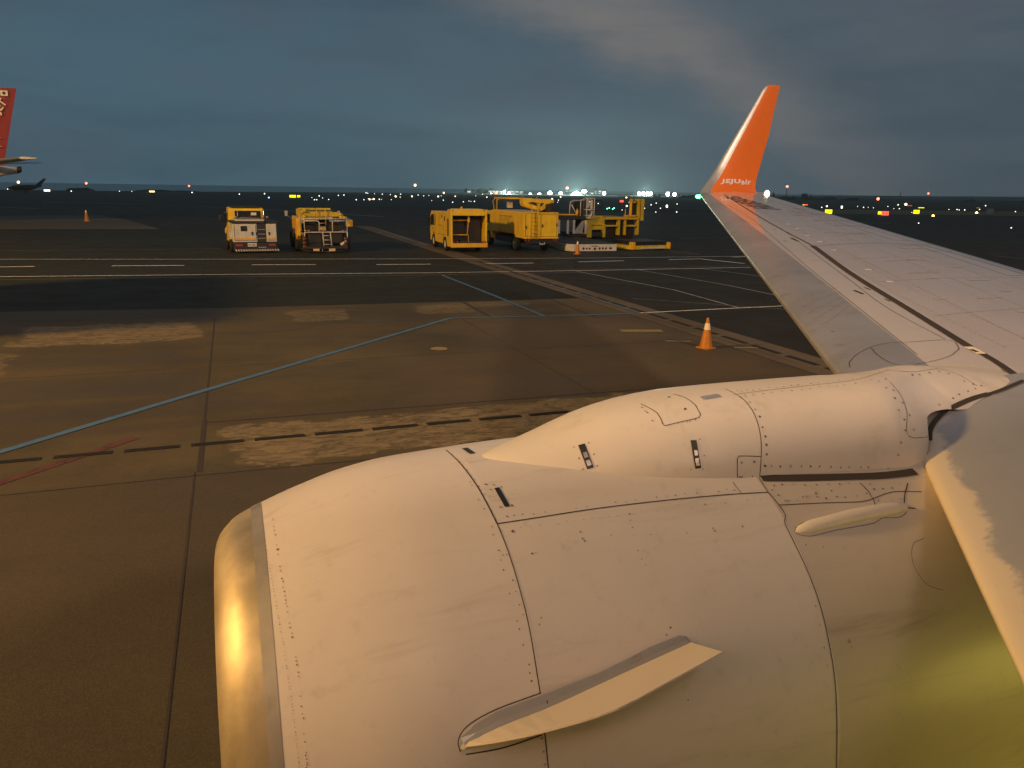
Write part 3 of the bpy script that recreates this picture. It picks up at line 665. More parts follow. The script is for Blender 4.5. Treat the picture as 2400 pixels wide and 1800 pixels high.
for pix, n_, r_ in (([(1745, 925), (1760, 945), (1780, 975), (1790, 1010), (1796, 1040), (1795, 1072), (1792, 1092)], 9, .008), ([(1792, 1092), (1870, 1093), (1950, 1095), (2040, 1096), (2080, 1097)], 14, .0065), ([(1728, 918), (1850, 905), (1990, 888), (2060, 872)], 22, .0055), ([(1735, 931), (1850, 916), (1980, 902), (2040, 890)], 16, .0055),
                    ([(2060, 895), (2095, 930), (2105, 955), (2118, 980), (2120, 1010), (2112, 1040), (2105, 1065)], 8, .0085), ([(2075, 890), (2110, 935), (2135, 980), (2140, 1008)], 5, .0085), ([(1738, 1083), (1768, 1083)], 2, .007), ([(1733, 1117), (1762, 1116)], 2, .007),
                    ([(2140, 880), (2200, 872), (2240, 885), (2270, 898), (2300, 905)], 9, .009), ([(2200, 950), (2230, 935), (2260, 920), (2285, 912)], 6, .008), ([(2150, 868), (2200, 862), (2270, 860)], 6, .007),
                    ([(1738, 1117), (1750, 1117)], 1, .005), ([(1530, 985), (1520, 975), (1512, 960), (1505, 955)], 6, .006), ([(1590, 992), (1630, 984)], 5, .004), ([(2150, 852), (2230, 838), (2250, 815), (2240, 800)], 12, .005), ([(2010, 842), (2060, 814), (2150, 806), (2220, 802)], 10, .005)):
    rivets(rv, pix, ['pyl', 'wing'], n_, r_, 1.5, .05)
for u, v, r_ in ((1568, 931, .014), (1606, 959, .016), (1345, 1048, .008), (1357, 1074, .008), (1392, 1065, .008), (1366, 1100, .008), (1400, 1092, .008), (1619, 1100, .008), (1647, 1100, .008), (1650, 1068, .007), (1640, 1030, .008), (1380, 1038, .007)):
    h = hitpx(u, v, ['pyl', 'nac'])
    if h: disc(rv, h, r_*.75, ax=.6)
merge(pr, rv, 2, 3)
rv = MB(AO)
rivets(rv, [(1880, 560), (1980, 590), (2100, 640)], ['wing'], 0); 
for u, v in ((1847, 526), (1868, 537), (1892, 553), (1921, 567), (1954, 587), (2035, 633), (2085, 661)):
    h = hitpx(u, v, ['wing'])
    if h: disc(rv, h, .05, .004)
merge(mn, rv, 2)
for i in range(3):
    rv = MB(AO); o1 = i*.055
# rivet rows over the slat joint band
rv = MB(AO)
for k in range(5): rivets(rv, [(1868+k*14, 706+k*17-3*k), (1900+k*13, 690+k*14), (1960+k*8, 675+k*10)], ['wing'], 26, .011, .6, .1)
merge(le, rv, 2)
# faint skin joints, fastener rows, spoiler edges and smudges on the upper wing
def wxy(X, Y):
    p_ = wp(Y, min(1, max(0, (X-LEx(Y))/(TEx(Y)-LEx(Y))))); q_ = wp(Y, min(1, max(0, (X+.02-LEx(Y))/(TEx(Y)-LEx(Y))))); return (p_, Vector((-(q_.z-p_.z)/.02, -.105, 1)).normalized(), 0)
def wline(p0, p1, n, wd, off=.0025): r_ = MB(AO); ribbon(r_, [wxy(p0[0]+(p1[0]-p0[0])*i/n, p0[1]+(p1[1]-p0[1])*i/n) for i in range(n+1)], wd, off); return r_
ft = MB(AO)
for f0 in (.36, .52, .66): merge(ft, wline((LEx(3.9)+f0*ch(3.9), 3.9), (LEx(14.6)+f0*ch(14.6), 14.6), 40, .009), 0)
for Y in (5.1, 6.4, 7.6, 10.3, 11.8, 13.2): merge(ft, wline((LEx(Y)+interp(Y, GAP)+.06, Y), (TEx(Y)-.5, Y+.1), 14, .009), 0)
for f0, st in ((.30, .075), (.37, .075), (.51, .09), (.67, .09)):
    Y = 4.2
    while Y < 14.4:
        disc(ft, wxy(LEx(Y)+f0*ch(Y), Y), .010, .0028); Y += st
merge(mn, ft, 4)
ft = MB(AO)
for Y0_, Y1_ in ((6.6, 8.7), (9.0, 12.6)):
    merge(ft, wline((TEx(Y0_)-.62, Y0_), (TEx(Y1_)-.5, Y1_), 20, .012), 0)
    for Y in (Y0_, Y1_): merge(ft, wline((TEx(Y)-.6, Y), (TEx(Y)-.05, Y), 6, .012), 0)
merge(mn, ft, 1)
ft = MB(AO)
for _ in range(46):
    Y = random.uniform(3.9, 14); X = random.uniform(LEx(Y)+1.4, TEx(Y)-.5); l = random.uniform(.15, .6); merge(ft, wline((X, Y), (min(X+l, TEx(Y)-.1), Y+.02), 5, random.uniform(.016, .05), .0022), 0)
merge(mn, ft, 5)
c1 = cowl1.build('inlet_cowl', M['cowl'], AIR, smooth=True); c2 = cowl2.build('fan_cowl', [M['fcowl'], M['seam'], M['rivet'], M['rivetf']], AIR, smooth=True); c3 = cowl3.build('reverser_cowl', M['rcowl'], AIR, smooth=True)
leo = le.build('leading_edge', [M['lemetal'], M['seal'], M['rivetf']], AIR, smooth=True); slo = sl.build('slat', [M['wingL'], M['seal']], AIR, smooth=True)
mno = mn.build('wing_panel', [M['wing'], M['seam'], M['wletter'], M['reflect'], M['rivetf'], M['stain']], AIR, smooth=True); ibo = ib.build('inboard_wing', [M['inboard'], M['seal']], AIR, smooth=True)
pfo = pf.build('pylon_nose_fairing', M['fairing'], AIR, smooth=True); pro = pr.build('pylon', [M['fairing'], M['seam'], M['rivet'], M['rivetf']], AIR, smooth=True)
pro.modifiers.new('es', 'EDGE_SPLIT').split_angle = radians(48)
REGI()

# latches: dark recess with a steel toggle
def latch(p0, p1, wd, keys, parent, toggle=True):
    b = MB(AO); h = trace([p0, p1], keys, 6); ribbon(b, h, wd, .003); o = b.build('latch', M['latchdark'], parent)
    if toggle:
        b = MB(AO); n = len(h); ribbon(b, h[int(n*.35):int(n*.6)], wd*.6, .006); ribbon(b, h[int(n*.62):int(n*.92)], wd*.62, .006)
        if b.v: b.build('toggle', M['latch'], o)
latch((1164, 1144), (1189, 1188), .021, ['nac'], c2, False); latch((1089, 1051), (1108, 1064), .026, ['nac'], c2, False)
latch((1363, 1042), (1384, 1098), .030, ['pyl'], pfo); latch((1625, 1032), (1636, 1098), .028, ['pyl'], pfo); b = MB(AO); ribbon(b, trace([(1646, 934), (1686, 927)], ['pyl'], 5), .034, .003); b.build('vent_grille', M['silver'], pfo)

# vortex strake (chine) on the fan cowl
def surf_strip(lo, hi, keys, off): 
    pass
A = hitpx(1083, 1748, ['nac']); B = hitpx(1614, 1512, ['nac'])
mid = hitpx(1350, 1640, ['nac']); nrm = mid[1]; L_ = (B[0]-A[0]).normalized(); pn = nrm.cross(L_).normalized()
def onplane(u, v):
    d = px(u, v); t_ = (A[0]-EYE).dot(pn)/d.dot(pn); return EYE+d*t_
def even(P, n):
    c = curve_px(P, 3); L = [0.0]
    for a_, b_ in zip(c, c[1:]): L.append(L[-1]+(b_-a_).length)
    out = []
    for k in range(n+1):
        t_ = L[-1]*k/n; q = max(1, next((i_ for i_, l in enumerate(L) if l >= t_-1e-6), len(L)-1)); f_ = (t_-L[q-1])/max(1e-6, L[q]-L[q-1]); out.append(tuple(c[q-1]+(c[q]-c[q-1])*f_))
    return out
root_px = even([(1085, 1746), (1170, 1706), (1278, 1665), (1400, 1610), (1520, 1554), (1617, 1510)], 14)
out_px = even([(1087, 1750), (1170, 1738), (1277, 1715), (1434, 1668), (1560, 1603), (1694, 1529)], 14)
rt = [hitpx(u, v, ['nac'])[0] for u, v in root_px]; ot = [onplane(u, v) for u, v in out_px]
b = MB(AO); th = pn*.007
b.loft([[r-nrm*.02+th*1.6, o_+th*.4, o_-th*.4, r-nrm*.02-th*1.6] for r, o_ in zip(rt, ot)]); stk = b.build('strake', M['splate'], AIR, smooth=False)
b = MB(AO)
up_px = [(1077, 1752), (1078, 1728), (1110, 1698), (1160, 1668), (1270, 1628), (1400, 1578), (1520, 1518), (1590, 1490), (1604, 1492), (1620, 1511)]
low = [(1083, 1752), (1090, 1747), (1120, 1730), (1170, 1706), (1290, 1660), (1400, 1614), (1520, 1558), (1600, 1520), (1612, 1515), (1620, 1512)]
hu = [hitpx(*p, ['nac']) for p in up_px]; hl = [hitpx(*p, ['nac']) for p in low]
b.loft([[a[0]+a[1]*.001, a[0]+a[1]*.012, (a[0]+c[0])/2+a[1]*.018, c[0]+c[1]*.03] for a, c in zip(hu, hl)], closed=False)
b = MB(AO); ribbon(b, trace([(1079, 1762), (1074, 1735), (1095, 1702), (1160, 1664), (1268, 1624)], ['nac'], 8), .006); ribbon(b, trace([(1278, 1640), (1281, 1662)], ['nac'], 4), .006, .02); ribbon(b, trace([(1092, 1768), (1180, 1752), (1270, 1722)], ['nac'], 8), .008); jb = b
b = MB(AO)
for u, v, r_ in ((1490, 1540, .022), (1483, 1548, .018), (1500, 1534, .016), (1575, 1507, .016), (1320, 1620, .01), (1345, 1610, .01)):
    h = hitpx(u, v, ['nac']); disc(b, h, r_*.7, .022, ax=.6)
fl_ = MB(AO); fl_.loft([[a[0]+a[1]*.001, a[0]+a[1]*.012, (a[0]+c[0])/2+a[1]*.018, c[0]+c[1]*.03] for a, c in zip(hu, hl)], closed=False); merge(fl_, jb, 1); merge(fl_, b, 2); fl_.build('mounting_flange', [M['lemetal2'], M['seam'], M['rivetf']], stk)

# blade fairing on the reverser with its raised bracket plates
def blister(cl, hw, ht, name, mat, parent, keys=['nac'], n=8):
    C = [hitpx(u, v, keys) for u, v in cl]; rows = []
    for i, (p, nn, _) in enumerate(C):
        a = C[max(i-1, 0)][0]; c = C[min(i+1, len(C)-1)][0]; sd = nn.cross((c-a).normalized()).normalized()
        rows.append([p+sd*hw[i]*cos(pi*k/n)+nn*(ht[i]*sin(pi*k/n)**.8-.004) for k in range(n+1)])
    b = MB(AO); b.loft(rows, closed=False); return b.build(name, mat, parent, smooth=True)
blister([(1862, 1246), (1875, 1242), (1900, 1234), (1950, 1222), (2000, 1210), (2050, 1200), (2090, 1193), (2118, 1188), (2128, 1186)], [.004, .02, .028, .030, .032, .032, .030, .026, .004], [.002, .015, .026, .034, .038, .036, .03, .022, .002], 'blade_fairing', M['fairing'], c3)
b = MB(AO); ribbon(b, trace([(1862, 1246), (1876, 1228), (1950, 1212), (2020, 1200), (2060, 1190)], ['nac'], 8), .0035); ribbon(b, trace([(1864, 1250), (1898, 1257), (1960, 1243), (2050, 1226), (2065, 1215), (2110, 1212), (2124, 1200)], ['nac'], 8), .004); b.build('panel_seams', M['seam'], c3)

# lamps on the tip
b = MB(AO); b.tube([(10.02, 15.33, 3.70), (9.96, 15.36, 3.70), (9.93, 15.38, 3.70)], [.05, .045, .012], 10); b.build('navigation_lamp', M['e_green'], AIR, smooth=True)
t0 = atY(1773, 452, 15.45); b = MB(AO); b.tube([t0, t0+Vector((.22, 0, -.01))], .018, 8); fx = b.build('lamp_bracket', M['silver'], AIR)
t1 = t0+Vector((.30, 0, -.02)); b = MB(AO); b.tube([t1-Vector((.06, 0, 0)), t1, t1+Vector((.05, 0, 0))], [.04, .085, .03], 12); b.build('tail_lamp', M['e_nav'], fx, smooth=True)

# fuselage beside the camera (behind the window plane)
b = MB(AO)
def fr_ring(x, r, z, yc=-1.98): return [Vector((x, yc+r*cos(2*pi*k/48), z+r*1.04*sin(2*pi*k/48))) for k in range(48)]
b.loft([fr_ring(x, r, z) for x, r, z in ((-16.4, .1, 2.7), (-16, .55, 2.75), (-15, 1.05, 2.95), (-13.5, 1.5, 3.15), (-11.5, 1.8, 3.3), (-9, 1.88, 3.35), (0, 1.88, 3.35), (14, 1.88, 3.35), (17, 1.6, 3.6), (20, 1.05, 4.05), (22.5, .3, 4.5))])
b.build('fuselage', M['cowl'], AIR, smooth=True)
# ---------------------------------------------------------------- ground vehicles; local x right, y forward, z up
def wheels(root, spots, r, wd, rimm='steel', name='wheel'):
    for x, y in spots:
        sd = -1 if x < 0 else 1
        b = MB(); b.wheel((x, y, r), r, wd); o = b.build(name, M['rubber'], root, smooth=True)
        b = MB(); b.rim((x, y, r), r*.63, wd, sd); b.build('rim', M[rimm], o, smooth=False)
def rbox(b, x0, x1, y0, y1, z0, z1, mi=0): b.box(x0, x1, y0, y1, z0, z1, mi)

# -- towing tractor ----------------------------------------------------
p = gnd(600, 593)
T = thing('towing_tractor', (p.x+.02, p.y, 0), radians(4), 'yellow cab towing tractor with grey white engine housing and striped rear bumper, leftmost vehicle', 'towing tractor')
b = MB(); b.box(-1.12, 1.12, .35, 5.4, .32, .72); b.box(-1.2, 1.2, -.02, .5, .12, .6); b.build('chassis', M['black'], T, bevel=.03)
b = MB(); b.prism([(0, .62), (2.05, .62), (2.05, 1.60), (1.9, 1.68), (.06, 1.68), (0, 1.62)], 'x', -1.2, .12); b.prism([(0, .62), (2.05, .62), (2.05, 1.60), (1.9, 1.68), (.06, 1.68), (0, 1.62)], 'x', .62, 1.2); b.box(.12, .62, .22, 2.05, .62, 1.6)
hs = b.build('rear_housing', M['vwhite'], T, bevel=.035)
b = MB(); b.box(-1.27, .60, -.05, 2.1, 1.685, 1.80); b.build('deck_rim', M['black'], T, bevel=.02)
b = MB(); b.box(.66, 1.32, -.05, 2.1, 1.685, 1.80); b.build('deck_rim', M['black'], T, bevel=.02)
b = MB(); b.box(-1.0, .55, .2, 1.9, 1.80, 1.88); b.build('deck_plate', M['vwhite'], T, bevel=.02)
b = MB(); b.box(.13, .61, .02, .21, .62, 1.67); b.build('step_recess', M['black'], hs)
for z in (.82, 1.06, 1.32):
    b = MB(); b.box(.16, .58, -.04, .05, z, z+.03); b.build('step', M['steel'], hs)
b = MB(); b.box(-.77, -.42, -.02, .02, 1.24, 1.54); wn = b.build('hatch_window', M['black'], hs, bevel=.04)
b = MB(); b.box(-.72, -.47, -.028, .0, 1.29, 1.49); b.build('pane', M['glass'], wn)
for x in (-.2, .04, .74):
    b = MB(); b.box(x, x+.09, -.04, 0, 1.02, 1.20); b.build('door_latch', M['black'], hs, bevel=.01)
b = MB(); b.box(-1.13, .06, -.012, 0, .72, .745); b.box(-1.13, -1.11, -.012, 0, .745, 1.6); b.box(.04, .06, -.012, 0, .745, 1.6); b.build('door_outline', M['seam'], hs)
b = MB(); b.box(.68, 1.14, -.012, 0, .72, .745); b.build('door_outline', M['seam'], hs)
b = MB(); b.box(-1.05, 0, -.016, 0, .80, .86); b.build('trim_band', M['oyellow'], hs); b = MB(); b.box(.70, 1.1, -.016, 0, .80, .86); b.build('trim_band', M['oyellow'], hs)
b = MB(); b.box(-.44, .05, -.045, -.02, .38, .57); pt = b.build('number_plate', M['plate'], T)
vs, fs, _ = text2d('82 3051', .02); q = MB(); q.add([(-.41+.43*a, -.05, .42+.10*c) for a, c in vs], fs); q.build('plate_number', M['black'], pt)
for x0 in (-1.1, .72):
    b = MB(); b.box(x0, x0+.38, -.045, -.02, .40, .52); b.build('tail_light', M['redp'], T, bevel=.01)
b = MB(); b.box(-1.12, 1.32, -.10, .1, .10, .24); bp = b.build('bumper', M['black'], T, bevel=.02)
b = MB()
for i in range(17): x = -1.10+i*.145; b.add([(x, -.104, .115), (x+.06, -.104, .115), (x, -.104, .225), (x-.06, -.104, .225)], [(0, 1, 2, 3)])
b.build('hazard_stripes', M['plate'], bp)
b = MB()
for i in range(4): b.add([(.18+i*.11, -.03, .30), (.23+i*.11, -.03, .30), (.19+i*.11, -.03, .35), (.14+i*.11, -.03, .35)], [(0, 1, 2, 3)])
b.build('tread_marks', M['plate'], bp)
cab = MB(); prof = [(2.25, .55), (4.75, .50), (4.85, 1.15), (4.45, 1.45), (4.1, 2.42), (3.9, 2.5), (2.45, 2.5), (2.3, 2.42)]
cab.loft([[(x*(1 if z < 1.45 else .88)+.0-.2, y, z) for y, z in prof] for x in (-1.12, 1.12)]); cb = cab.build('cab', M['yellow'], T, bevel=.06, seg=3)
b = MB(); b.box(-1.08, .62, 2.3, 4.0, 2.5, 2.57); b.build('roof_edge', M['black'], cb, bevel=.03)
b = MB(); b.box(-.86, .62, 2.20, 2.34, 1.78, 2.32); b.build('rear_window', M['glass'], cb, bevel=.05)
b = MB(); b.box(.05, .36, 2.17, 2.22, 2.06, 2.22); b.build('rear_sign', M['plate'], cb)
b = MB(); b.tube([(-.72, 2.1, 1.80), (-.72, 2.1, 2.34)], .022); b.tube([(-.95, 2.05, 1.92), (.45, 2.05, 1.92)], .018); b.tube([(-.95, 2.05, 1.92), (-.95, 1.9, 1.8)], .018); b.tube([(.45, 2.05, 1.92), (.45, 1.9, 1.8)], .018); b.build('guard_rail', M['steel'], T, smooth=True)
b = MB(); b.box(-1.35, -1.25, 2.9, 3.9, 1.6, 2.2); b.build('side_window', M['glass'], cb, bevel=.04)
for x in (-.85, .72, .95):
    b = MB(); b.tube([(x, 1.95, 1.86), (x, 1.95, 1.96), (x, 1.86, 1.96)], .07, 10); b.build('work_lamp', M['steel'], T, smooth=True)
for x, y in ((-1.55, 4.3), (1.1, 4.3)):
    b = MB(); b.tube([(x*.85, y-.05, 1.8), (x, y, 1.86)], .018); b.box(x-.1, x+.1, y-.03, y+.03, 1.68, 2.0); b.build('mirror', M['black'], cb)
b = MB(); b.prism([(.75, .75), (.85, 1.12), (1.15, 1.25), (1.6, 1.25), (1.8, 1.1), (1.9, .75), (1.72, .75), (1.62, 1.0), (1.05, 1.0), (.92, .75)], 'x', -1.34, -1.18); b.build('fender', M['vwhite'], T, bevel=.02)
wheels(T, [(-1.14, 1.25), (1.14, 1.25), (-1.18, 3.9), (1.0, 3.9)], .48, .34)

# -- aircraft service platform truck ------------------------------------
p = gnd(766, 593)
V = thing('service_platform_truck', (p.x, p.y+.1, 0), radians(1), 'white railed service truck with yellow folded platform and rear ladder, beside the tractor', 'service truck')
b = MB(); b.box(-.55, .55, .4, 6, .45, .8); b.box(-1.0, 1.0, .25, 1.6, .55, 1.15); b.box(-1.2, 1.25, -.15, .15, .22, .40); b.box(-.9, -.2, .3, 2, .3, 1.1); b.build('chassis', M['black'], V, bevel=.03)
b = MB(); b.box(-1.2, 1.15, .35, 2.6, 1.1, 1.16); b.box(-1.15, -.3, .8, 2.2, 1.2, 1.62); b.box(.3, 1.1, .8, 2.2, 1.2, 1.7); b.build('equipment_deck', M['grille'], V, bevel=.03)
def tube_obj(name, runs, r, m, par):
    b = MB()
    for q in runs: b.tube(q, r, 8)
    return b.build(name, m, par, smooth=True)
def arc_c(c, r, a0, a1, n, y): return [(c[0]+r*cos(a0+(a1-a0)*i/n), y, c[1]+r*sin(a0+(a1-a0)*i/n)) for i in range(n+1)]
tube_obj('rear_railing', [[(-1.2, 0, 1.95), (-1.2, 0, 1.2), (1.25, 0, 1.2), (1.25, 0, 1.95)], [(-1.2, 0, 1.85), (-.5, 0, 1.85)]+arc_c((-.5, 1.7), .15, pi/2, 0, 5, 0)+[(-.35, 0, 1.2)], [(1.25, 0, 1.85), (.55, 0, 1.85)]+arc_c((.55, 1.7), .15, pi/2, pi, 5, 0)+[(.4, 0, 1.2)],
                          [(-1.2, 0, 1.3), (-.95, 0, 1.3), (-.8, 0, 1.2)], [(1.2, 0, 1.3), (.95, 0, 1.3), (.8, 0, 1.2)], [(-1.35, 0, 1.96), (1.4, 0, 1.96)], [(-1.2, 0, 1.2), (-1.2, 0, .95)], [(1.25, 0, 1.2), (1.25, 0, .8)]], .032, M['vwhite'], V)
ld = tube_obj('ladder', [[(-.18, -.05, 1.2), (-.14, -.1, .28)], [(.26, -.05, 1.2), (.32, -.1, .28)], [(-.24, -.1, .28), (.42, -.1, .28)], [(-.24, -.1, .28), (-.24, -.1, .08), (.42, -.1, .08), (.42, -.1, .28)]], .026, M['vwhite'], V)
tube_obj('rung', [[(-.16, -.08, .5), (.3, -.08, .5)], [(-.17, -.07, .75), (.28, -.07, .75)], [(-.18, -.06, 1.0), (.27, -.06, 1.0)]], .018, M['vwhite'], ld)
tube_obj('upper_ladder', [[(-.46, .1, 1.95), (-.46, .1, 2.52)], [(0.04, .1, 1.6), (0.04, .1, 2.52)], [(-.3, .3, 1.7), (.0, .3, 1.7)], [(-.3, .3, 1.4), (.0, .3, 1.4)]], .026, M['oyellow'], V)
for x0 in (-1.1, .85):
    for k in (0, .19):
        b = MB(); b.tube([(x0+k+.03, -.03, 1.30), (x0+k+.03, .05, 1.30)], .075, 12); b.build('tail_light', M['black'], V, smooth=True)
b = MB(); b.box(-1.32, .82, .2, 3.2, 2.06, 2.12); b.box(-1.32, .82, .2, .26, 2.06, 2.34); b.box(-1.32, -1.1, .2, 3.2, 2.1, 2.45); b.prism([(-1.32, 2.1), (-1.2, 2.5), (.75, 2.5), (.85, 2.1)], 'y', 3.1, 3.2); b.box(-.9, .5, .5, 2.6, 2.14, 2.38)
pf_ = b.build('folded_platform', M['dyellow'], V, bevel=.025)
b = MB(); b.box(-1.0, .6, .16, .22, 2.40, 2.46); b.build('platform_edge', M['black'], pf_)
for x, z in ((-1.15, 2.08), (.95, 2.05), (-1.1, 2.42), (.9, 2.2), (1.15, 2.0)):
    b = MB(); b.tube([(x-.1, .12, z), (x+.12, .2, z)], .10, 10); b.build('hydraulic_ram', M['dyellow'], pf_, smooth=True)
b = MB(); b.prism([(.2, 1.0), (.2, 2.0), (2.9, 2.05), (2.9, .75), (2.4, .75), (2.2, 1.1), (1.2, 1.1), (1.0, .9), (.5, .75)], 'x', -1.62, -1.38); b.build('side_panel', M['oyellow'], V, bevel=.04)
b = MB(); b.box(1.3, 1.62, .15, .9, 1.5, 1.9); b.build('side_box', M['oyellow'], V, bevel=.03)
b = MB(); b.prism([(4.2, .5), (6.1, .5), (6.1, 1.4), (5.8, 2.0), (4.2, 2.05)], 'x', -1.05, 1.05); cb = b.build('cab', M['vwhite'], V, bevel=.06, seg=3)
b = MB(); b.box(-.8, .8, 4.15, 4.22, 1.35, 1.85); b.build('rear_window', M['glass'], cb, bevel=.03)
for x in (-1.78, 1.5):
    b = MB(); b.tube([(x*.8, 4.8, 1.8), (x, 4.8, 2.0)], .02); b.box(x-.09, x+.09, 4.77, 4.83, 1.95, 2.28); b.build('mirror', M['steel'], cb)
for x in (-1.22, 1.15):
    for k, (z, r_) in enumerate(((.36, .12), (.58, .13), (.80, .12))):
        b = MB(); b.tube([(x-.11, .05, z), (x+.11, .05, z)], r_, 12); b.build('hose_coil', M['hose'], V, smooth=True)
b = MB(); b.tube([(.85, .0, .45), (1.05, .0, .58), (1.2, .0, .75)], [.1, .08, .03], 8); b.build('hose_end', M['vwhite'], V, smooth=True)
for x in (-.78, .13):
    b = MB(); b.box(x, x+.36, -.19, -.15, .08, .26); pt = b.build('striped_plate', M['oyellow'], V)
    q = MB()
    for i in range(3): q.box(x+.04+i*.12, x+.08+i*.12, -.195, -.19, .09, .25)
    q.build('stripes', M['plate'], pt)
b = MB(); b.tube([(-1.5, .1, .3), (-1.3, -.2, .2), (-.8, -.3, .12), (0, -.35, .08), (.8, -.3, .12), (1.4, -.1, .22)], .035, 8); b.build('rubber_skirt', M['rubber'], V, smooth=True)
wheels(V, [(-1.42, 1.7), (1.42, 1.7), (-1.35, 5.1), (1.35, 5.1)], .52, .42, 'black')

# -- ground power truck with open grille ---------------------------------
p = gnd(1098, 590)
G = thing('ground_power_truck', (13.72, 45.75, 0), radians(-1.5), 'bright yellow box truck with dark open grille bay at its rear', 'truck')
W = 1.15
b = MB(); b.box(-.5, .5, .3, 6, .42, .7); b.box(-1.0, 1.0, .4, 5.6, .35, .62); b.build('chassis', M['black'], G)
b = MB()
side = [(0, .32), (1.0, .32), (1.25, .85), (1.95, .85), (2.15, .42), (3.7, .42), (3.7, 2.38), (1.0, 2.38), (.8, 2.56), (.06, 2.56), (0, 2.4)]
b.prism(side, 'x', -W, -W+.12); b.prism(side, 'x', W-.12, W); b.prism([(-W+.12, 2.40), (W-.12, 2.40), (W-.3, 2.60), (-W+.3, 2.60)], 'y', .0, 1.2); b.box(-W+.12, W-.12, 1.2, 3.7, 2.3, 2.385); b.box(-W+.12, W-.12, .9, 3.7, .8, 2.3)
b.prism([(-W+.03, 2.2), (W-.03, 2.2), (W-.03, 2.42), (-W+.03, 2.42)], 'y', -.02, .1)
bd = b.build('box_body', M['yellow'], G, bevel=.025)
b = MB(); b.box(-W-.01, W+.01, -.12, .08, .30, .56); b.build('rear_bumper', M['oyellow'], G, bevel=.03)
b = MB(); b.box(.15, .55, -.13, -.12, .42, .45); b.build('bumper_print', M['vwhite'], G)
b = MB(); b.box(-W+.12, W-.12, .85, .9, .56, 2.3); gr = b.build('grille', M['grille'], G)
q = MB()
for i in range(26): q.box(-W+.14+i*.077, -W+.16+i*.077, .83, .85, .6, 2.2)
for i in range(12): q.box(-W+.13, W-.13, .835, .85, .65+i*.13, .665+i*.13)
q.build('grille_bars', M['black'], gr)
tube_obj('bay_frame', [[(-.98, .3, 2.2), (-.98, .3, .6)], [(-.98, .3, 1.05), (.02, .3, 1.05), (.05, .3, .6)], [(-.98, .3, 1.92), (.0, .3, 1.92)], [(.0, .3, 2.25), (.02, .3, 1.7), (-.04, .3, 1.05)]], .028, M['oyellow'], G)
b = MB(); b.box(-.03, .1, .2, .32, 1.8, 2.3); b.build('winch_post', M['oyellow'], G, bevel=.02)
for x in (-.98, -.72, .86, 1.0):
    b = MB(); b.tube([(x, -.05, .63), (x, .02, .63)], .06, 10); b.build('tail_light', M['redp'], G, smooth=True)
b = MB(); b.tube([(-.35, .5, 2.6), (-.35, .5, 2.72)], .06, 8); b.build('roof_beacon', M['oyellow'], G, smooth=True)
for y0, y1, z0, z1, mm in ((.55, .85, .95, 2.0, 'grille'), (1.5, 1.7, 1.82, 2.1, 'grille'), (2.3, 2.45, 2.0, 2.14, 'grille')):
    b = MB(); b.box(-W-.012, -W+.01, y0, y1, z0, z1); b.build('side_vent', M[mm], bd)
b = MB()
for y0, z0, y1, z1 in ((1.28, .9, 1.29, 2.3), (2.0, 1.5, 3.6, 1.51), (2.0, .5, 2.01, 2.3), (1.3, .95, 3.6, .96), (2.9, 1.5, 2.91, 2.3)): b.box(-W-.004, -W+.01, y0, y1+.01, z0, z1+.01)
b.build('panel_joints', M['seam'], bd)
b = MB(); b.prism([(3.75, .42), (4.35, .42), (4.5, .95), (5.25, .95), (5.4, .42), (5.75, .40), (5.85, 1.2), (5.7, 2.1), (5.45, 2.34), (3.75, 2.36)], 'x', -W, W); cb = b.build('cab', M['yellow'], G, bevel=.05, seg=3)
b = MB(); b.prism([(4.55, 1.45), (5.55, 1.40), (5.45, 2.08), (4.65, 2.15)], 'x', -W-.012, -W+.01); b.build('side_window', M['glass'], cb)
b = MB(); b.prism([(4.2, 1.45), (4.35, 1.45), (4.35, 2.15), (4.2, 2.15)], 'x', -W-.012, -W+.01); b.build('quarter_window', M['glass'], cb)
b = MB(); b.prism([(-1.0, 1.35), (1.0, 1.35), (.92, 2.1), (-.92, 2.1)], 'y', 5.72, 5.80); b.build('windscreen', M['glass'], cb)
b = MB(); b.box(-W-.22, -W-.12, 5.5, 5.58, 1.35, 1.95); b.tube([(-W, 5.5, 1.9), (-W-.16, 5.54, 1.9)], .02); b.build('mirror', M['black'], cb)
b = MB(); b.box(-W-.03, -W+.02, 4.9, 5.0, 1.2, 1.26); b.build('door_handle', M['black'], cb)
wheels(G, [(-W+.15, 1.6), (W-.15, 1.6), (-W+.15, 4.88), (W-.15, 4.88)], .44, .30, 'vwhite')

# -- lift body truck with ladder and folded boom -------------------------
K = thing('lift_truck', (18.1, 44.85, 0), radians(-1), 'tall yellow high sided truck with rear ladder and folded boom on its roof', 'truck')
W = 1.12
b = MB(); b.box(-.5, .5, .3, 7.4, .45, .78); b.box(-.95, .95, .1, .5, .55, .85); b.box(-.9, .9, 2.6, 6.5, .4, .8); b.build('chassis', M['black'], K)
b = MB()
b.prism([(0, .86), (1.55, .86), (1.9, 1.05), (2.15, 1.28), (2.15, 1.95), (2.4, 2.12), (5.3, 2.12), (5.3, 1.0), (6.6, 1.0), (6.6, 2.45), (0, 2.45)], 'x', -W, -W+.1)
b.box(-W+.1, W, 0.08, 6.6, 1.02, 2.44); b.box(-W+.1, W, 0, .08, .88, 2.45); b.box(W-.1, W, .08, 6.6, .88, 1.02)
bd = b.build('high_body', M['yellow'], K, bevel=.02)
b = MB(); b.box(-W+.02, -W+.13, 2.2, 5.25, 1.05, 2.08); b.build('side_locker', M['dyellow'], bd)
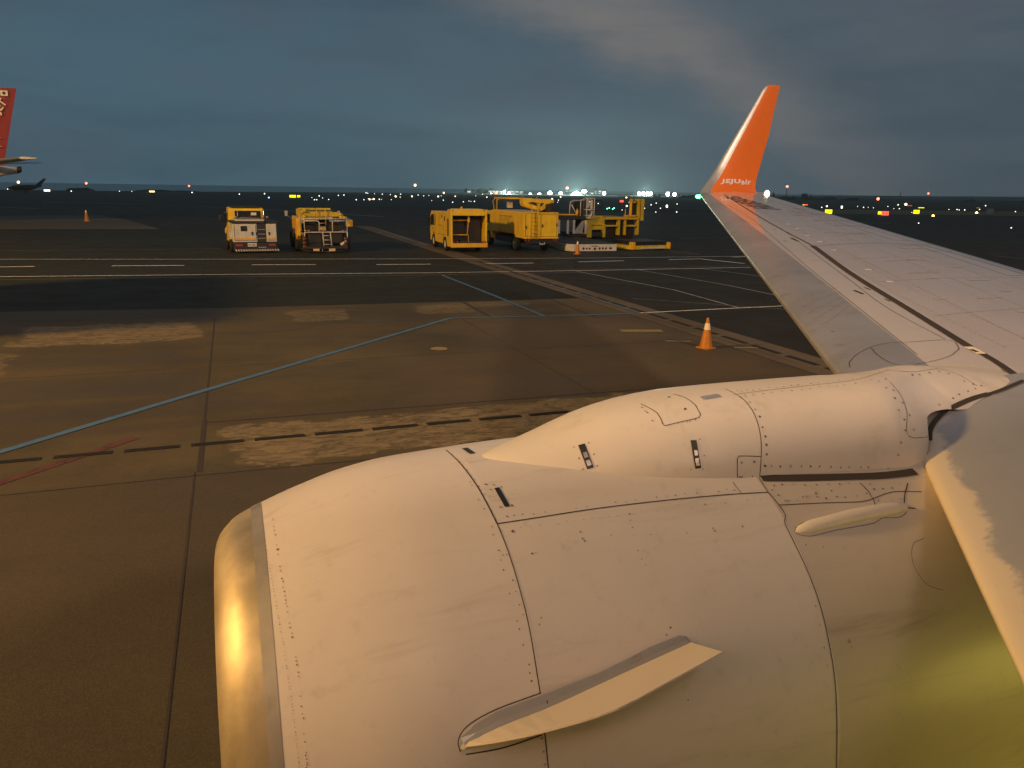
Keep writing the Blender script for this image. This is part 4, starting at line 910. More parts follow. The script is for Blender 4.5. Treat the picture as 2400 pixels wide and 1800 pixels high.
b = MB(); b.box(-W+.03, W-.03, -.014, 0, .98, 1.0); b.box(-.42, -.40, -.014, 0, 1, 2.35); b.box(-W+.06, -W+.08, -.014, 0, 1, 2.35); b.box(-.3, -.29, -.014, 0, 1, 2.32); b.box(1.0, 1.01, -.014, 0, 1, 2.32); b.box(-.3, 1.0, -.014, 0, 2.31, 2.32); b.box(-W-.005, -W, .55, .56, 1.0, 2.35); b.box(-W-.005, -W, 1.2, 1.21, 1.0, 2.35); b.build('panel_joints', M['seam'], bd)
for x0, z0 in ((.02, 1.55), (.98, 1.6), (-1.04, 1.45)):
    b = MB(); b.box(x0, x0+.07, -.04, 0, z0, z0+.18); b.build('door_handle', M['grille'], bd)
b = MB(); b.box(-1.09, 1.1, -.03, 0, 2.37, 2.43); b.build('top_rail', M['oyellow'], bd)
b = MB(); b.box(-W-.02, W+.02, -.05, .06, .86, .93); b.build('sill', M['oyellow'], bd)
ld = tube_obj('ladder', [[(-.68, -.12, .82), (-.68, -.12, 2.5), (-.66, .1, 2.95)], [(-.30, -.12, .82), (-.30, -.12, 2.5), (-.28, .1, 3.0)]], .03, M['dyellow'], K)
for k in range(7): tube_obj('rung', [[(-.68, -.12, .98+k*.235), (-.30, -.12, .98+k*.235)]], .018, M['dyellow'], ld)
tube_obj('pipe_frame', [[(-W+.12, 6.5, 2.45), (-W+.02, 6.5, 3.0), (-W+.2, 6.5, 3.22), (.3, 5.5, 3.25)], [(-W+.12, 5.9, 2.45), (-W+.12, 5.9, 3.1), (0, 5.7, 3.15)], [(-W+.3, 6.5, 2.45), (-W+.3, 6.5, 3.2)]], .045, M['dyellow'], K)
b = MB(); b.prism([(-.9, 2.95), (-.9, 3.28), (.95, 3.20), (1.02, 3.05), (.72, 2.85), (.55, 2.62), (.3, 2.50), (-.25, 2.62), (-.8, 2.78)], 'y', .9, 1.6); bm_ = b.build('folded_boom', M['yellow'], K, bevel=.03)
b = MB(); b.prism([(-.6, 2.98), (-.35, 3.05), (.2, 2.98), (.5, 3.0), (.3, 2.78), (.0, 2.8)], 'y', .885, .9); b.build('boom_slot', M['grille'], bm_)
b = MB(); b.box(-1.1, .5, 3.1, 6.3, 3.18, 3.26); b.box(.45, 1.35, 1.4, 3.2, 2.98, 3.22); b.build('boom_beam', M['yellow'], K, bevel=.02)
b = MB(); b.box(.55, 1.05, .9, 2.2, 2.45, 2.98); b.tube([(.4, 1.2, 2.5), (.4, 1.2, 2.95)], .1, 10); b.build('turntable', M['grille'], K, bevel=.04)
b = MB(); b.box(-.78, -.45, 4.2, 4.5, 2.6, 2.98); b.build('control_box', M['vwhite'], K, bevel=.02)
b = MB(); b.tube([(.05, .7, 2.48), (.1, .7, 2.98)], .07, 10); b.tube([(.18, .7, 2.5), (.1, .7, 2.8)], .04, 8); b.build('hydraulic_ram', M['dyellow'], K, smooth=True)
for x, y, z in ((-.9, 1.0, 3.3), (.6, 2.5, 3.26)):
    b = MB(); b.tube([(x, y, z), (x, y, z+.1)], [.06, .04], 10); b.build('beacon', M['cone'], K, smooth=True)
for x in (-1.0, -.8, .85, 1.02):
    b = MB(); b.tube([(x, -.02, .76), (x, .06, .76)], .055, 10); b.build('tail_light', M['redp'], K, smooth=True)
tube_obj('tow_hook', [[(-.1, -.03, .62), (-.1, -.03, .52), (.22, -.03, .52), (.22, -.03, .64)]], .03, M['vwhite'], K)
b = MB(); b.prism([(6.7, .5), (8.6, .5), (8.7, 1.3), (8.4, 2.3), (6.7, 2.4)], 'x', -W+.02, W-.02); cb = b.build('cab', M['yellow'], K, bevel=.05)
b = MB(); b.box(-W, -W+.03, 7.2, 8.2, 1.5, 2.1); b.build('side_window', M['glass'], cb)
wheels(K, [(-.98, 1.95), (.98, 1.95), (-.98, 7.5), (.98, 7.5)], .50, .32, 'steel')

# -- white cargo loader ---------------------------------------------------
L1 = thing('cargo_loader', (22.2, 44.6, 0), radians(-3), 'grey and white cargo loader with low dark deck and tall railed cage, behind small cone', 'cargo loader', 'cargo loaders')
def wpt(root, u, v, y):   # pixel -> the loader's own x, z on the plane at local depth y
    q = atY(u, v, root.location.y+y)-root.location
    return q.x, q.z
b = MB(); b.prism([(-2.3, .5), (-1.95, 0), (1.0, 0), (1.0, 7.5), (-1.7, 7.5)], 'z', .06, .50); dk = b.build('lift_deck', M['vwhite'], L1, bevel=.02)
b = MB(); b.prism([(-2.24, .55), (-1.9, .06), (.94, .06), (.94, 7.4), (-1.64, 7.4)], 'z', .50, .56); b.build('roller_bed', M['black'], dk)
b = MB()
for x, z, w_, h_ in ((-.98, .16, .16, .15), (-.76, .17, .14, .13), (-.56, .16, .13, .15), (.12, .16, .15, .15), (.34, .17, .16, .14), (.55, .16, .12, .16), (.88, .17, .2, .14)):
    b.add([(x-.3+w_*cos(k*pi/5)*.5, -.006, z+h_/2+h_*sin(k*pi/5)*.5) for k in range(10)], [list(range(10))])
b.box(-.75, -.28, -.01, 0, .36, .40); b.box(-.58, -.44, -.01, 0, .14, .28); b.build('stencil_print', M['black'], dk)
_n0 = set(bpy.data.objects)
b = MB(); b.box(-2.4, .2, 7.5, 10.2, .5, .85); b.box(-2.3, -1.2, 7.6, 10, 1.72, 1.9); b.build('scissor_base', M['black'], L1, bevel=.03)
for x in (-3.42, -2.75, -2.28, -1.36):
    b = MB(); b.box(x+.1, x+.26, 7.1, 7.22, .75, 1.72); b.build('upright', M['vwhite'], L1)
b = MB(); b.prism([(-2.1, .75), (-1.35, 1.72), (-1.2, 1.72), (-1.35, .75)], 'y', 7.3, 7.5); b.build('scissor_arm', M['steel'], L1)
b = MB(); b.box(-3.5, -1.1, 7.0, 11, 1.75, 2.0); b.build('main_platform', M['black'], L1, bevel=.02)
b = MB(); b.box(-3.35, -2.1, 6.9, 7.1, 2.06, 2.14); b.build('platform_lip', M['oyellow'], L1, bevel=.02)
tube_obj('guard_rail', [[(-2.45, 7.2, 2.05), (-2.4, 7.2, 2.95), (-2.25, 7.2, 3.05), (-1.3, 7.2, 3.1)], [(-2.3, 7.2, 2.8), (-1.95, 7.2, 2.2)], [(-1.6, 7.2, 2.0), (-1.6, 7.2, 3.15), (-1.2, 7.2, 3.18)]], .035, M['vwhite'], L1)
b = MB(); b.tube([(-1.9, 7.2, 2.0), (-1.85, 7.2, 2.3), (-1.85, 7.2, 2.5)], [.14, .1, .04], 8); b.build('lever', M['oyellow'], L1, smooth=True)
cg = tube_obj('operator_cage', [[(x, y, z0), (x, y, 3.25)] for x in (-1.2, -.62) for y in (7.0, 7.7) for z0 in (1.85,)]+[[(-1.2, 7.0, z), (-.62, 7.0, z), (-.62, 7.7, z), (-1.2, 7.7, z), (-1.2, 7.0, z)] for z in (1.87, 2.45, 3.25)], .035, M['vwhite'], L1)
b = MB(); b.box(-1.12, -.98, 7.05, 7.2, 2.6, 3.2); b.box(-.85, -.72, 7.05, 7.2, 2.5, 3.15); b.box(-1.1, -.8, 7.1, 7.4, 1.9, 2.1); b.tube([(-.8, 7.1, 2.0), (-.72, 7.1, 2.35)], .06, 8); b.build('operator_seat', M['vwhite'], cg, bevel=.02)
b = MB(); b.box(-1.75, -1.25, 7.5, 8.2, 1.9, 3.1); b.build('control_cabinet', M['black'], L1, bevel=.03)

for o in set(bpy.data.objects)-_n0: o.location.x += 2.9 if o.parent is L1 else 0
# -- yellow cargo loader ----------------------------------------------------
L2 = thing('cargo_loader', (26.2, 45.4, 0), radians(3), 'dirty yellow cargo loader with low dark deck and upright mast on its platform, rightmost vehicle', 'cargo loader', 'cargo loaders')
b = MB(); b.prism([(-1.35, 0), (1.55, .2), (1.6, 3.0), (-1.35, 3.0), (-2.0, 7.0), (-2.6, 7.2), (-1.75, .3)], 'z', .06, .32); dk = b.build('lift_deck', M['dyellow'], L2, bevel=.03)
b = MB(); b.prism([(-1.2, .15), (1.42, .32), (1.45, 2.9), (-1.2, 2.9)], 'z', .32, .58); b.build('roller_bed', M['black'], dk, bevel=.05)
b = MB(); b.box(-1.5, -1.2, -.02, .4, .05, .55); b.build('corner_post', M['oyellow'], L2, bevel=.05)
b = MB(); b.box(1.4, 1.62, .1, .5, .05, .5); b.build('corner_post', M['oyellow'], L2, bevel=.05)
b = MB(); b.box(-.7, 1.1, -.0, .12, .12, .22); b.build('edge_plate', M['vwhite'], L2)
_n0 = set(bpy.data.objects)
Y0 = 6.6
b = MB()
for x0, x1, z0, z1 in ((-2.25, 2.3, 1.72, 1.9), (-2.2, -.7, 1.35, 1.72), (-2.15, -1.75, .45, 1.35), (-.85, -.6, .45, 1.4), (-.75, .5, 1.22, 1.34), (.45, .62, .6, 1.7), (1.0, 1.14, .6, 1.7), (1.1, 2.2, 1.22, 1.34), (2.1, 2.25, .6, 1.7), (-1.75, -.85, 1.0, 1.3)): b.box(x0, x1, Y0, Y0+.35, z0, z1)
b.box(-2.2, 2.2, Y0+.2, Y0+4, 1.75, 1.88)
fr_ = b.build('lift_frame', M['dyellow'], L2, bevel=.02)
b = MB(); b.box(-2.0, 2.1, Y0+.5, Y0+2.5, .3, 1.7); b.build('machinery', M['grille'], L2, bevel=.05)
b = MB(); b.box(-2.0, -.9, Y0-.05, Y0, 1.92, 2.02); b.box(-.6, 2.2, Y0-.05, Y0, 1.78, 1.86); b.build('platform_lip', M['oyellow'], L2, bevel=.02)
for x, z in ((-2.3, 1.95), (-2.4, .75)):
    b = MB(); b.tube([(x-.12, Y0, z), (x+.1, Y0, z)], [.06, .14], 10); b.build('roller', M['oyellow'], L2, smooth=True)
tube_obj('guard_rail', [[(-1.8, Y0+.3, 1.95), (-1.8, Y0+.3, 3.0), (-1.7, Y0+.3, 3.1), (-.9, Y0+.3, 3.1), (-.8, Y0+.3, 3.0), (-.8, Y0+.3, 2.6), (-1.75, Y0+.3, 2.6)]], .02, M['grille'], L2)
b = MB(); b.tube([(1.45, Y0, 2.05), (1.45, Y0, 3.0), (1.47, Y0, 3.15), (1.5, Y0, 3.25)], [.11, .10, .16, .03], 10); b.tube([(1.45, Y0, 2.98), (1.85, Y0, 3.0)], .06, 8); b.box(1.05, 1.9, Y0-.1, Y0+.3, 1.95, 2.06); b.tube([(1.0, Y0, 2.0), (1.0, Y0, 2.5)], .03, 6); b.build('control_stand', M['oyellow'], L2, bevel=.0, smooth=False)
b = MB(); b.box(2.05, 2.28, Y0, Y0+.5, 1.75, 3.25); b.box(2.36, 2.62, Y0, Y0+.5, 1.65, 3.25); b.box(2.28, 2.36, Y0+.2, Y0+.4, 1.75, 3.2); b.build('mast', M['dyellow'], L2, bevel=.02)
b = MB(); b.box(1.75, 2.05, Y0+.2, Y0+.5, 1.9, 3.1); b.build('mast_channel', M['grille'], L2)

for o in set(bpy.data.objects)-_n0: o.location.x += .85 if o.parent is L2 else 0
# -- cones -----------------------------------------------------------------
def cone(x, y, h, label, base=True, grp=None, col=(.62, .83)):
    c = thing('traffic_cone', (x, y, 0), random.uniform(0, .6), label, 'traffic cone', grp)
    r0 = h*.215; k = lambda z: r0*(1-z/h)+.028*(h/.75)*(z/h)
    prof = [(z, k(z)) for z in (.035, .1, .3*h, .5*h, .68*h)]; up_ = [(z, k(z)) for z in (.85*h, .92*h, .985*h)]
    def rg(z, r): return [(r*cos(2*pi*i/28), r*sin(2*pi*i/28), z) for i in range(28)]
    b = MB(); b.loft([rg(z, r) for z, r in prof+up_]+[rg(h, k(h)*.7), rg(h-.03, k(h)*.4)]); b.build('cone_body', M['cone'], c, smooth=True).modifiers.new('es', 'EDGE_SPLIT')
    b = MB(); b.loft([rg(col[0]*h, k(col[0]*h)+.003), rg(col[1]*h, k(col[1]*h)+.003)], cap=False); b.build('reflective_collar', M['reflect'], c, smooth=True)
    if base:
        s_ = r0*1.08; b = MB(); b.box(-s_, s_, -s_, s_, .0, .035); b.build('base', M['cone'], c, bevel=.012)
    return c
p = gnd(1654, 816); cone(p.x, p.y, .77, 'large orange traffic cone with pale reflective collar on the brown concrete below the wing')
p = gnd(1353, 596); cone(p.x, p.y, .80, 'small orange cone with white top beside the low white loader deck', col=(.76, .97))
p = gnd(204, 519); cone(p.x, p.y, 1.15, 'far orange marker cone with white top on the grey concrete patch', col=(.78, .97))
# ---------------------------------------------------------------- other aircraft
RX = -18.8; RYc = 84.0
RJ = thing('red_tailed_airliner', (RX-12, RYc, 0), 0, 'parked airliner with red tail fin and white lettering at the left edge', 'airliner')
RO = Vector((RX-12, RYc, 0))
b = MB(RO)
def fring(x, r, zc, n=40, sq=1.0): return [Vector((x, RYc+r*cos(2*pi*k/n), zc+r*sq*sin(2*pi*k/n))) for k in range(n)]
b.loft([fring(x+RX, r, z) for x, r, z in ((-37.5, .05, 3.2), (-37, .7, 3.3), (-35.5, 1.4, 3.5), (-33, 1.85, 3.75), (-28, 1.88, 3.8), (-12, 1.88, 3.8), (-8, 1.7, 4.0), (-4.5, 1.25, 4.35), (-2, .8, 4.6), (-.2, .42, 4.75), (.9, .30, 4.82))]); fu = b.build('fuselage', M['vwhite'], RJ, smooth=True)
b = MB(RO); b.loft([fring(RX+.9, .30, 4.82), fring(RX+1.15, .26, 4.9), fring(RX+1.2, .22, 4.92)]); b.build('exhaust_cone', M['grille'], fu, smooth=True)
def surf(name, pts0, pts1, th, m, par):   # pts: (xle, xte, y, z) rows
    b = MB(RO); R_ = []
    for (a, c, y, z), t_ in zip((pts0, pts1), th):
        row = []
        for cc in (0, .04, .15, .4, .7, 1): row.append((a+(c-a)*cc, y, z, t_*yn(cc)))
        R_.append(row)
    vert = abs(pts0[3]-pts1[3]) > 4
    rings = [[Vector((x, y-(h if vert else 0), z+(0 if vert else h))) for x, y, z, h in r]+[Vector((x, y+(h if vert else 0), z-(0 if vert else h))) for x, y, z, h in reversed(r)] for r in R_]
    b.loft(rings); return b.build(name, m, par, smooth=False)
tf = surf('tail_fin', (RX-6.4, RX-.15, RYc, 5.2), (RX-.25, RX+1.67, RYc, 11.9), (.45, .22), M['red'], RJ)
def finx(x0, z0): return Vector((x0, RYc-.30, z0))
fl = MB(RO); fl.box(RX+.42, RX+1.0, RYc-.26, RYc-.25, 11.2, 11.65); ff = fl.build('flag_patch', M['wletter'], tf)
q = MB(RO); q.add([(RX+.71+.13*cos(k*pi/6), RYc-.27, 11.43+.13*sin(k*pi/6)) for k in range(12)], [list(range(12))]); q.build('flag_disc', M['seal'], ff)
vs, fs, asp = text2d('WAY JET', .02); q = MB(RO); an = radians(52); hh = .85
q.add([(RX+1.05+(-(1-a)*asp*hh)*cos(an)-c*hh*sin(an)*1, RYc-.32, 10.5+(-(1-a)*asp*hh)*sin(an)+c*hh*cos(an)) for a, c in vs], fs); q.build('fin_lettering', M['wletter'], tf)
q = MB(RO)
for zz, k in ((6.85, -1), (7.6, 1)): q.tube([(RX-2.9+i*.29, RYc-.38, zz-k*.02*(10-i)**1.3*.5) for i in range(11)], .035, 6)
q.build('fin_swoosh', M['wletter'], tf, smooth=True)
surf('tailplane', (RX-4.0, RX-.6, RYc-.5, 5.2), (RX+2.5, RX+3.9, RYc-6.6, 5.75), (.5, .2), M['silver'], RJ); surf('tailplane', (RX-4.0, RX-1.0, RYc+.5, 5.35), (RX+.4, RX+1.8, RYc+6.6, 5.65), (.32, .14), M['silver'], RJ)
surf('wing', (RX-24, RX-17, RYc-1.5, 3.0), (RX-15.5, RX-14, RYc-17, 4.6), (.8, .2), M['vwhite'], RJ); surf('wing', (RX-24, RX-17, RYc+1.5, 3.0), (RX-15.5, RX-14, RYc+17, 4.6), (.8, .2), M['vwhite'], RJ)
for yy in (-4.9, 4.9):
    b = MB(RO); b.loft([[Vector((RX+x, RYc+yy+r*cos(k*pi/12), 1.6+r*sin(k*pi/12))) for k in range(24)] for x, r in ((-27, .8), (-26.5, 1.0), (-25, 1.08), (-23, .85))]); b.build('engine', M['vwhite'], RJ, smooth=True)
for xx, yy in ((-33, 0), (-18, -2.8), (-18, 2.8)):
    b = MB(RO); b.tube([(RX+xx, RYc+yy, .5), (RX+xx, RYc+yy, 3)], .12); b.wheel((RX+xx, RYc+yy, .55), .55, .8, 'y'); b.build('landing_gear', M['rubber'], RJ)
# far light aircraft, dark against the sea
p = atY(95, 448, 320); FO = Vector((p.x, 320, 0))
FA = thing('distant_aircraft', FO, 0, 'tiny dark aircraft with raked tail parked far beyond the red tailed airliner', 'aircraft')
b = MB(); b.prism([(-1.6, 2.6), (.2, 2.6), (2.3, 5.0), (1.5, 5.05), (.4, 4.2)], 'y', -.12, .12); b.build('tail_fin', M['grille'], FA)
b = MB(); b.loft([[(x, r*cos(k*pi/8), z+r*sin(k*pi/8)) for k in range(16)] for x, r, z in ((-10, .1, 1.6), (-8, .9, 1.7), (-3, 1.0, 1.9), (.6, .25, 2.5))]); b.build('fuselage', M['grille'], FA, smooth=True)
b = MB(); b.prism([(-7, -.6), (-5, -.6), (-4.6, -7), (-5.6, -7)], 'z', 2.2, 2.35); b.prism([(-7, .6), (-5, .6), (-4.6, 7), (-5.6, 7)], 'z', 2.2, 2.35); b.build('wing', M['grille'], FA)
b = MB(); b.tube([(-7.5, 0, .3), (-7.5, 0, 1.2)], .08); b.wheel((-4.6, -1.2, .35), .35, .2, 'y'); b.wheel((-4.6, 1.2, .35), .35, .2, 'y'); b.tube([(-4.6, -1.2, .35), (-4.6, 0, 1.2), (-4.6, 1.2, .35)], .07); b.build('landing_gear', M['rubber'], FA)

BB = thing('bridge_shadow_caster', (-15, 25, 0), 0, 'added shadow caster shaped like a boarding bridge, out of view beyond the left edge', 'shadow caster')  # unseen block added to cast the ground shadow at the left
b = MB(); b.box(-1.6, 1.6, -4, 5, 3.2, 6.9); b.build('tunnel', M['vwhite'], BB, bevel=.05); b = MB(); b.box(-1.75, 1.75, -4.1, 5.1, 6.9, 7.05); b.build('roof', M['roof'], BB)
for yy in (-3, 4):
    b = MB(); b.box(-.9, .9, yy-.3, yy+.3, .8, 3.2); b.build('column', M['steel'], BB); b = MB(); b.wheel((-.9, yy, .5), .5, .4); b.wheel((.9, yy, .5), .5, .4); b.build('wheel_pair', M['rubber'], BB, smooth=True)

# ---------------------------------------------------------------- airfield signs
def lit_sign(u, v, w_px, h_px, m, label, Y=None, name='taxiway_sign', txt=None, cat='taxiway sign', grp='lit taxiway signs'):
    g0 = gnd(u, v+h_px*.5+2.0) if Y is None else atY(u, v+h_px*.5+2, Y); Yd = g0.y
    c = atY(u, v, Yd); sc = (c-EYE).dot(CF)/FPX; wd = w_px*sc; hh = h_px*sc; base = min(g0.z, c.z-hh/2-.1) if Y else 0
    t_ = thing(name, (c.x, Yd, base), -atan2(c.x, Yd), label, cat, grp); zc = c.z-base
    b = MB(); b.box(-wd/2, wd/2, .0, .25, zc-hh/2, zc+hh/2); f = b.build('cabinet', M['black'], t_)
    b = MB(); b.box(-wd/2*.96, wd/2*.96, -.02, 0, zc-hh/2*.94, zc+hh/2*.94); fc = b.build('sign_face', M[m], t_)
    for x in (-wd*.35, wd*.35):
        b = MB(); b.box(x-.05, x+.05, .05, .15, min(0, zc-hh/2-.3), zc-hh/2); b.build('leg', M['black'], t_)
    if txt:
        vs, fs, _ = text2d(txt, .03); q = MB(); q.add([((a-.5)*wd*.7, -.03, zc+(cc-.5)*hh*.6) for a, cc in vs], fs); q.build('sign_lettering', M['wletter'], fc)
    return t_
lit_sign(686, 460, 15, 6, 'e_yel', 'wide lit yellow sign far out above the tractor, left half of a joined pair', grp='lit taxiway signs'); lit_sign(700, 460, 7, 5, 'e_yel', 'small lit yellow sign joined to the right end of a wide yellow sign')
lit_sign(1942, 496, 16, 10, 'e_yel', 'square lit yellow sign just beyond the wing trailing edge, nearest of the right group')
lit_sign(2062, 499, 8, 7, 'e_yel', 'small lit yellow panel touching the left end of the red sign'); lit_sign(2074.5, 500, 16, 9.5, 'e_rsign', 'lit red sign with pale characters on the dry grass strip', txt='9-8')
lit_sign(2148, 496.5, 13, 9, 'e_yel', 'square lit yellow sign right of the red sign'); lit_sign(2159, 489, 13, 6, 'e_yel', 'flat lit yellow sign behind the second square yellow sign', Y=190)
lit_sign(1494, 481, 7, 6, 'e_yel', 'small square yellow sign over the yellow loader mast'); lit_sign(1457, 471.5, 9, 5, 'e_rsign', 'small lit red sign left of the small square yellow sign', Y=230)
lit_sign(2131, 484, 12, 5, 'e_rsign', 'far flat red sign behind the square yellow signs', Y=230); lit_sign(1887, 481.5, 12, 5, 'e_rsign', 'flat red and yellow sign beyond the wing near the winglet', Y=220); lit_sign(1883, 481.5, 4, 4, 'e_yel', 'tiny yellow panel on the left of the flat red sign near the winglet', Y=219)
lit_sign(2292, 489, 7, 4, 'e_yel', 'small yellow sign at far right above an amber lamp', Y=200); lit_sign(1482, 470.5, 4, 5, 'e_yel', 'tiny yellow sign between the small red and small yellow square signs', Y=240)
lit_sign(110, 446.5, 13, 4, 'e_warm', 'warm lit vehicle sign beside the tiny dark aircraft', name='lit_service_van', cat='vehicle', Y=330, grp='far lit vehicles'); lit_sign(356, 448.8, 12, 3, 'e_warm', 'warm lit far vehicle on the horizon left of the tractor', name='lit_service_van', cat='vehicle', Y=400, grp='far lit vehicles')
# marker cabinet far right
p = gnd(2323, 502); t_ = thing('equipment_cabinet', (p.x, p.y, 0), 0, 'grey equipment cabinet on the dry grass strip at far right', 'cabinet')
b = MB(); b.box(-.6, .6, 0, .7, .1, 1.15); b.build('housing', M['steel'], t_, bevel=.03); b = MB(); b.box(-.65, .65, -.05, .75, 0, .1); b.build('plinth', M['bwall'], t_)

# ---------------------------------------------------------------- field lamps (each one a lamp on its stub post)
LG = {'e_wdim': 'white runway edge lamp glowing low over the dark airfield', 'e_warm': 'warm orange lamp low over the dark airfield', 'e_green': 'green centreline lamp on the dark taxiway', 'e_blue': 'blue taxiway edge lamp on the far dark field',
      'e_red': 'red obstruction lamp above the far horizon', 'e_amb': 'amber guard lamp on the dry grass strip', 'e_white': 'cool white far lamp by the terminal apron'}
LN = {'e_wdim': 'runway_edge_lamp', 'e_warm': 'warm_field_lamp', 'e_green': 'taxiway_centreline_lamp', 'e_blue': 'taxiway_edge_lamp', 'e_red': 'obstruction_lamp', 'e_amb': 'guard_lamp', 'e_white': 'apron_lamp'}
LAMPS = []
def flamp(u, v, m='e_wdim', rp=1.5, Y=None):
    """lamp seen at a photo position: on the ground where that point meets it, else at distance Y on a post"""
    if Y is None:
        g0 = gnd(u, v+1.2); c = g0+Vector((0, 0, 0)); Yd = g0.y
        if Yd > 420 or Yd < 0: Y = 420
    if Y is not None: Yd = Y
    c = atY(u, v, Yd); sc = (c-EYE).dot(CF)/FPX; r = rp*sc; base = 0 if c.z > 0 else c.z-r*2
    o_ = Vector((c.x, c.y, base)); b = MB(o_); n = 8
    b.loft([[c+Vector((r*cos(t_)*cos(2*pi*k/n), r*cos(t_)*sin(2*pi*k/n), r*sin(t_))) for k in range(n)] for t_ in (-1.3, -.7, 0, .7, 1.3)], mi=0)
    if c.z-r > base+.05: b.tube([o_, Vector((c.x, c.y, c.z-r*.9))], max(.04, r*.12), 5, mi=1)
    o = b.build(LN[m], [M[m], M['black']], smooth=True); o.location = o_
    tag(o, None, 'field lamp', LN[m].replace('_', ' ')+'s'); LAMPS.append((m, u, v, o)); return o
for u, v in ((561, 455), (690-70, 454), (748, 459), (793, 458), (806, 457), (731, 463), (737, 468), (742, 468), (756, 464), (770.5, 467.5), (835, 468), (853, 468), (864, 466), (866, 469), (872, 467), (889, 467), (894, 467.5), (917, 468), (858, 452), (862, 453), (878, 454), (896, 455), (915, 456), (939, 455), (938, 462), (965, 459), (980, 457), (993, 459), (1005, 458), (1034, 459), (1061, 474), (1086, 473), (1104, 472), (1112, 472), (1099, 471), (1012, 470),
             (1039, 469), (1115, 459), (1131, 455), (1293, 467), (1307, 474), (1309, 469), (1293, 475), (1383, 473), (1402, 477), (1383, 479), (1458, 492), (1474, 474), (1511, 488), (1526, 480), (1537, 497), (1538, 476), (1548, 488), (1562, 483), (1586, 497), (1587, 478), (1493, 470), (167, 448), (280, 448), (309, 448.5), (450, 451), (18, 443), (1926, 486), (2010, 484), (2024, 486), (2035, 486), (2047, 487), (2081, 484), (2095, 489), (2108, 489), (2137, 498), (2224, 491), (2243, 491), (2248, 492), (2261, 492), (2296, 491), (2310, 482), (2380, 496), (2370, 534), (2153, 523)):
    flamp(u, v, 'e_wdim', random.uniform(.6, 1.25))
for u, v, m, r_, Y in ((1563, 482.5, 'e_wdim', 2.6, None), (1563, 485, 'e_wdim', 2.2, None), (1973, 484.5, 'e_wdim', 2.2, None), (1973, 487, 'e_wdim', 1.8, None), (1294, 466.5, 'e_wdim', 2, None), (1294, 468, 'e_wdim', 1.6, None)): flamp(u, v, m, r_, Y)
for u, v in ((867, 467), (876, 466.5), (928, 461), (927, 460), (1027, 460.5), (1040, 452), (1141, 462), (1314, 461.5), (1468, 463), (1469, 483), (1938, 483.5), (2105, 480), (965.5, 460.5), (1067, 460)): flamp(u, v, 'e_warm', random.uniform(1.2, 2.2))
for u, v in ((1423, 489), (1428, 487.5), (1436, 490), (1439.5, 487.5)): flamp(u, v, 'e_green', 1.3)
flamp(630, 463, 'e_blue', 1.4)
for u, v, Y, r_ in ((1329, 440.5, 600, 3.2), (1163, 452, 420, 3), (202, 429.5, 420, 2.4), (443, 436, 420, 2), (2058, 466, 400, 3.2), (2176, 453.5, 500, 2), (1163, 452.5, 600, 3.5)): flamp(u, v, 'e_red', r_, Y)
for u, v, Y in ((43, 427, 330), (2123, 479, 240), (973, 433.5+.5, 500)): flamp(u, v, 'e_warm', 3, Y)
for u, v in ((2187, 506), (2289, 499)): flamp(u, v, 'e_amb', 2.6)

ZN = ((0, 430, 'on the horizon left of the tractor'), (430, 690, 'beyond the towing tractor'), (690, 850, 'beyond the railed service truck'), (850, 960, 'between the service truck and the box truck'), (960, 1040, 'above the box truck with grille'), (1040, 1150, 'above the right end of the box truck'),
      (1150, 1320, 'above the lift truck boom'), (1320, 1420, 'above the white loader'), (1420, 1500, 'above the yellow loader'), (1500, 1640, 'between the yellow loader and the winglet'), (1640, 2000, 'just beyond the wing trailing edge'), (2000, 2130, 'around the red sign'), (2130, 2260, 'right of the red sign'), (2260, 2401, 'at the far right edge'))
ON = ('first', 'second', 'third', 'fourth', 'fifth', 'sixth', 'seventh', 'eighth', 'ninth', 'tenth', 'eleventh', 'twelfth', 'thirteenth', 'fourteenth', 'fifteenth', 'sixteenth', 'seventeenth', 'eighteenth', 'nineteenth', 'twentieth', 'twenty-first', 'twenty-second', 'twenty-third')
KN = {'e_wdim': 'white field lamp', 'e_warm': 'warm orange field lamp', 'e_green': 'green taxiway lamp', 'e_blue': 'blue taxiway lamp', 'e_red': 'red obstruction lamp', 'e_amb': 'amber ground lamp'}
for mm in KN:
    for z0, z1, zn in ZN:
        L_ = sorted([q for q in LAMPS if q[0] == mm and z0 <= q[1] < z1], key=lambda q: q[1])
        for i_, q in enumerate(L_): q[3]['label'] = (ON[i_]+' '+KN[mm]+' from left '+zn) if len(L_) > 1 else ('only '+KN[mm]+' '+zn)

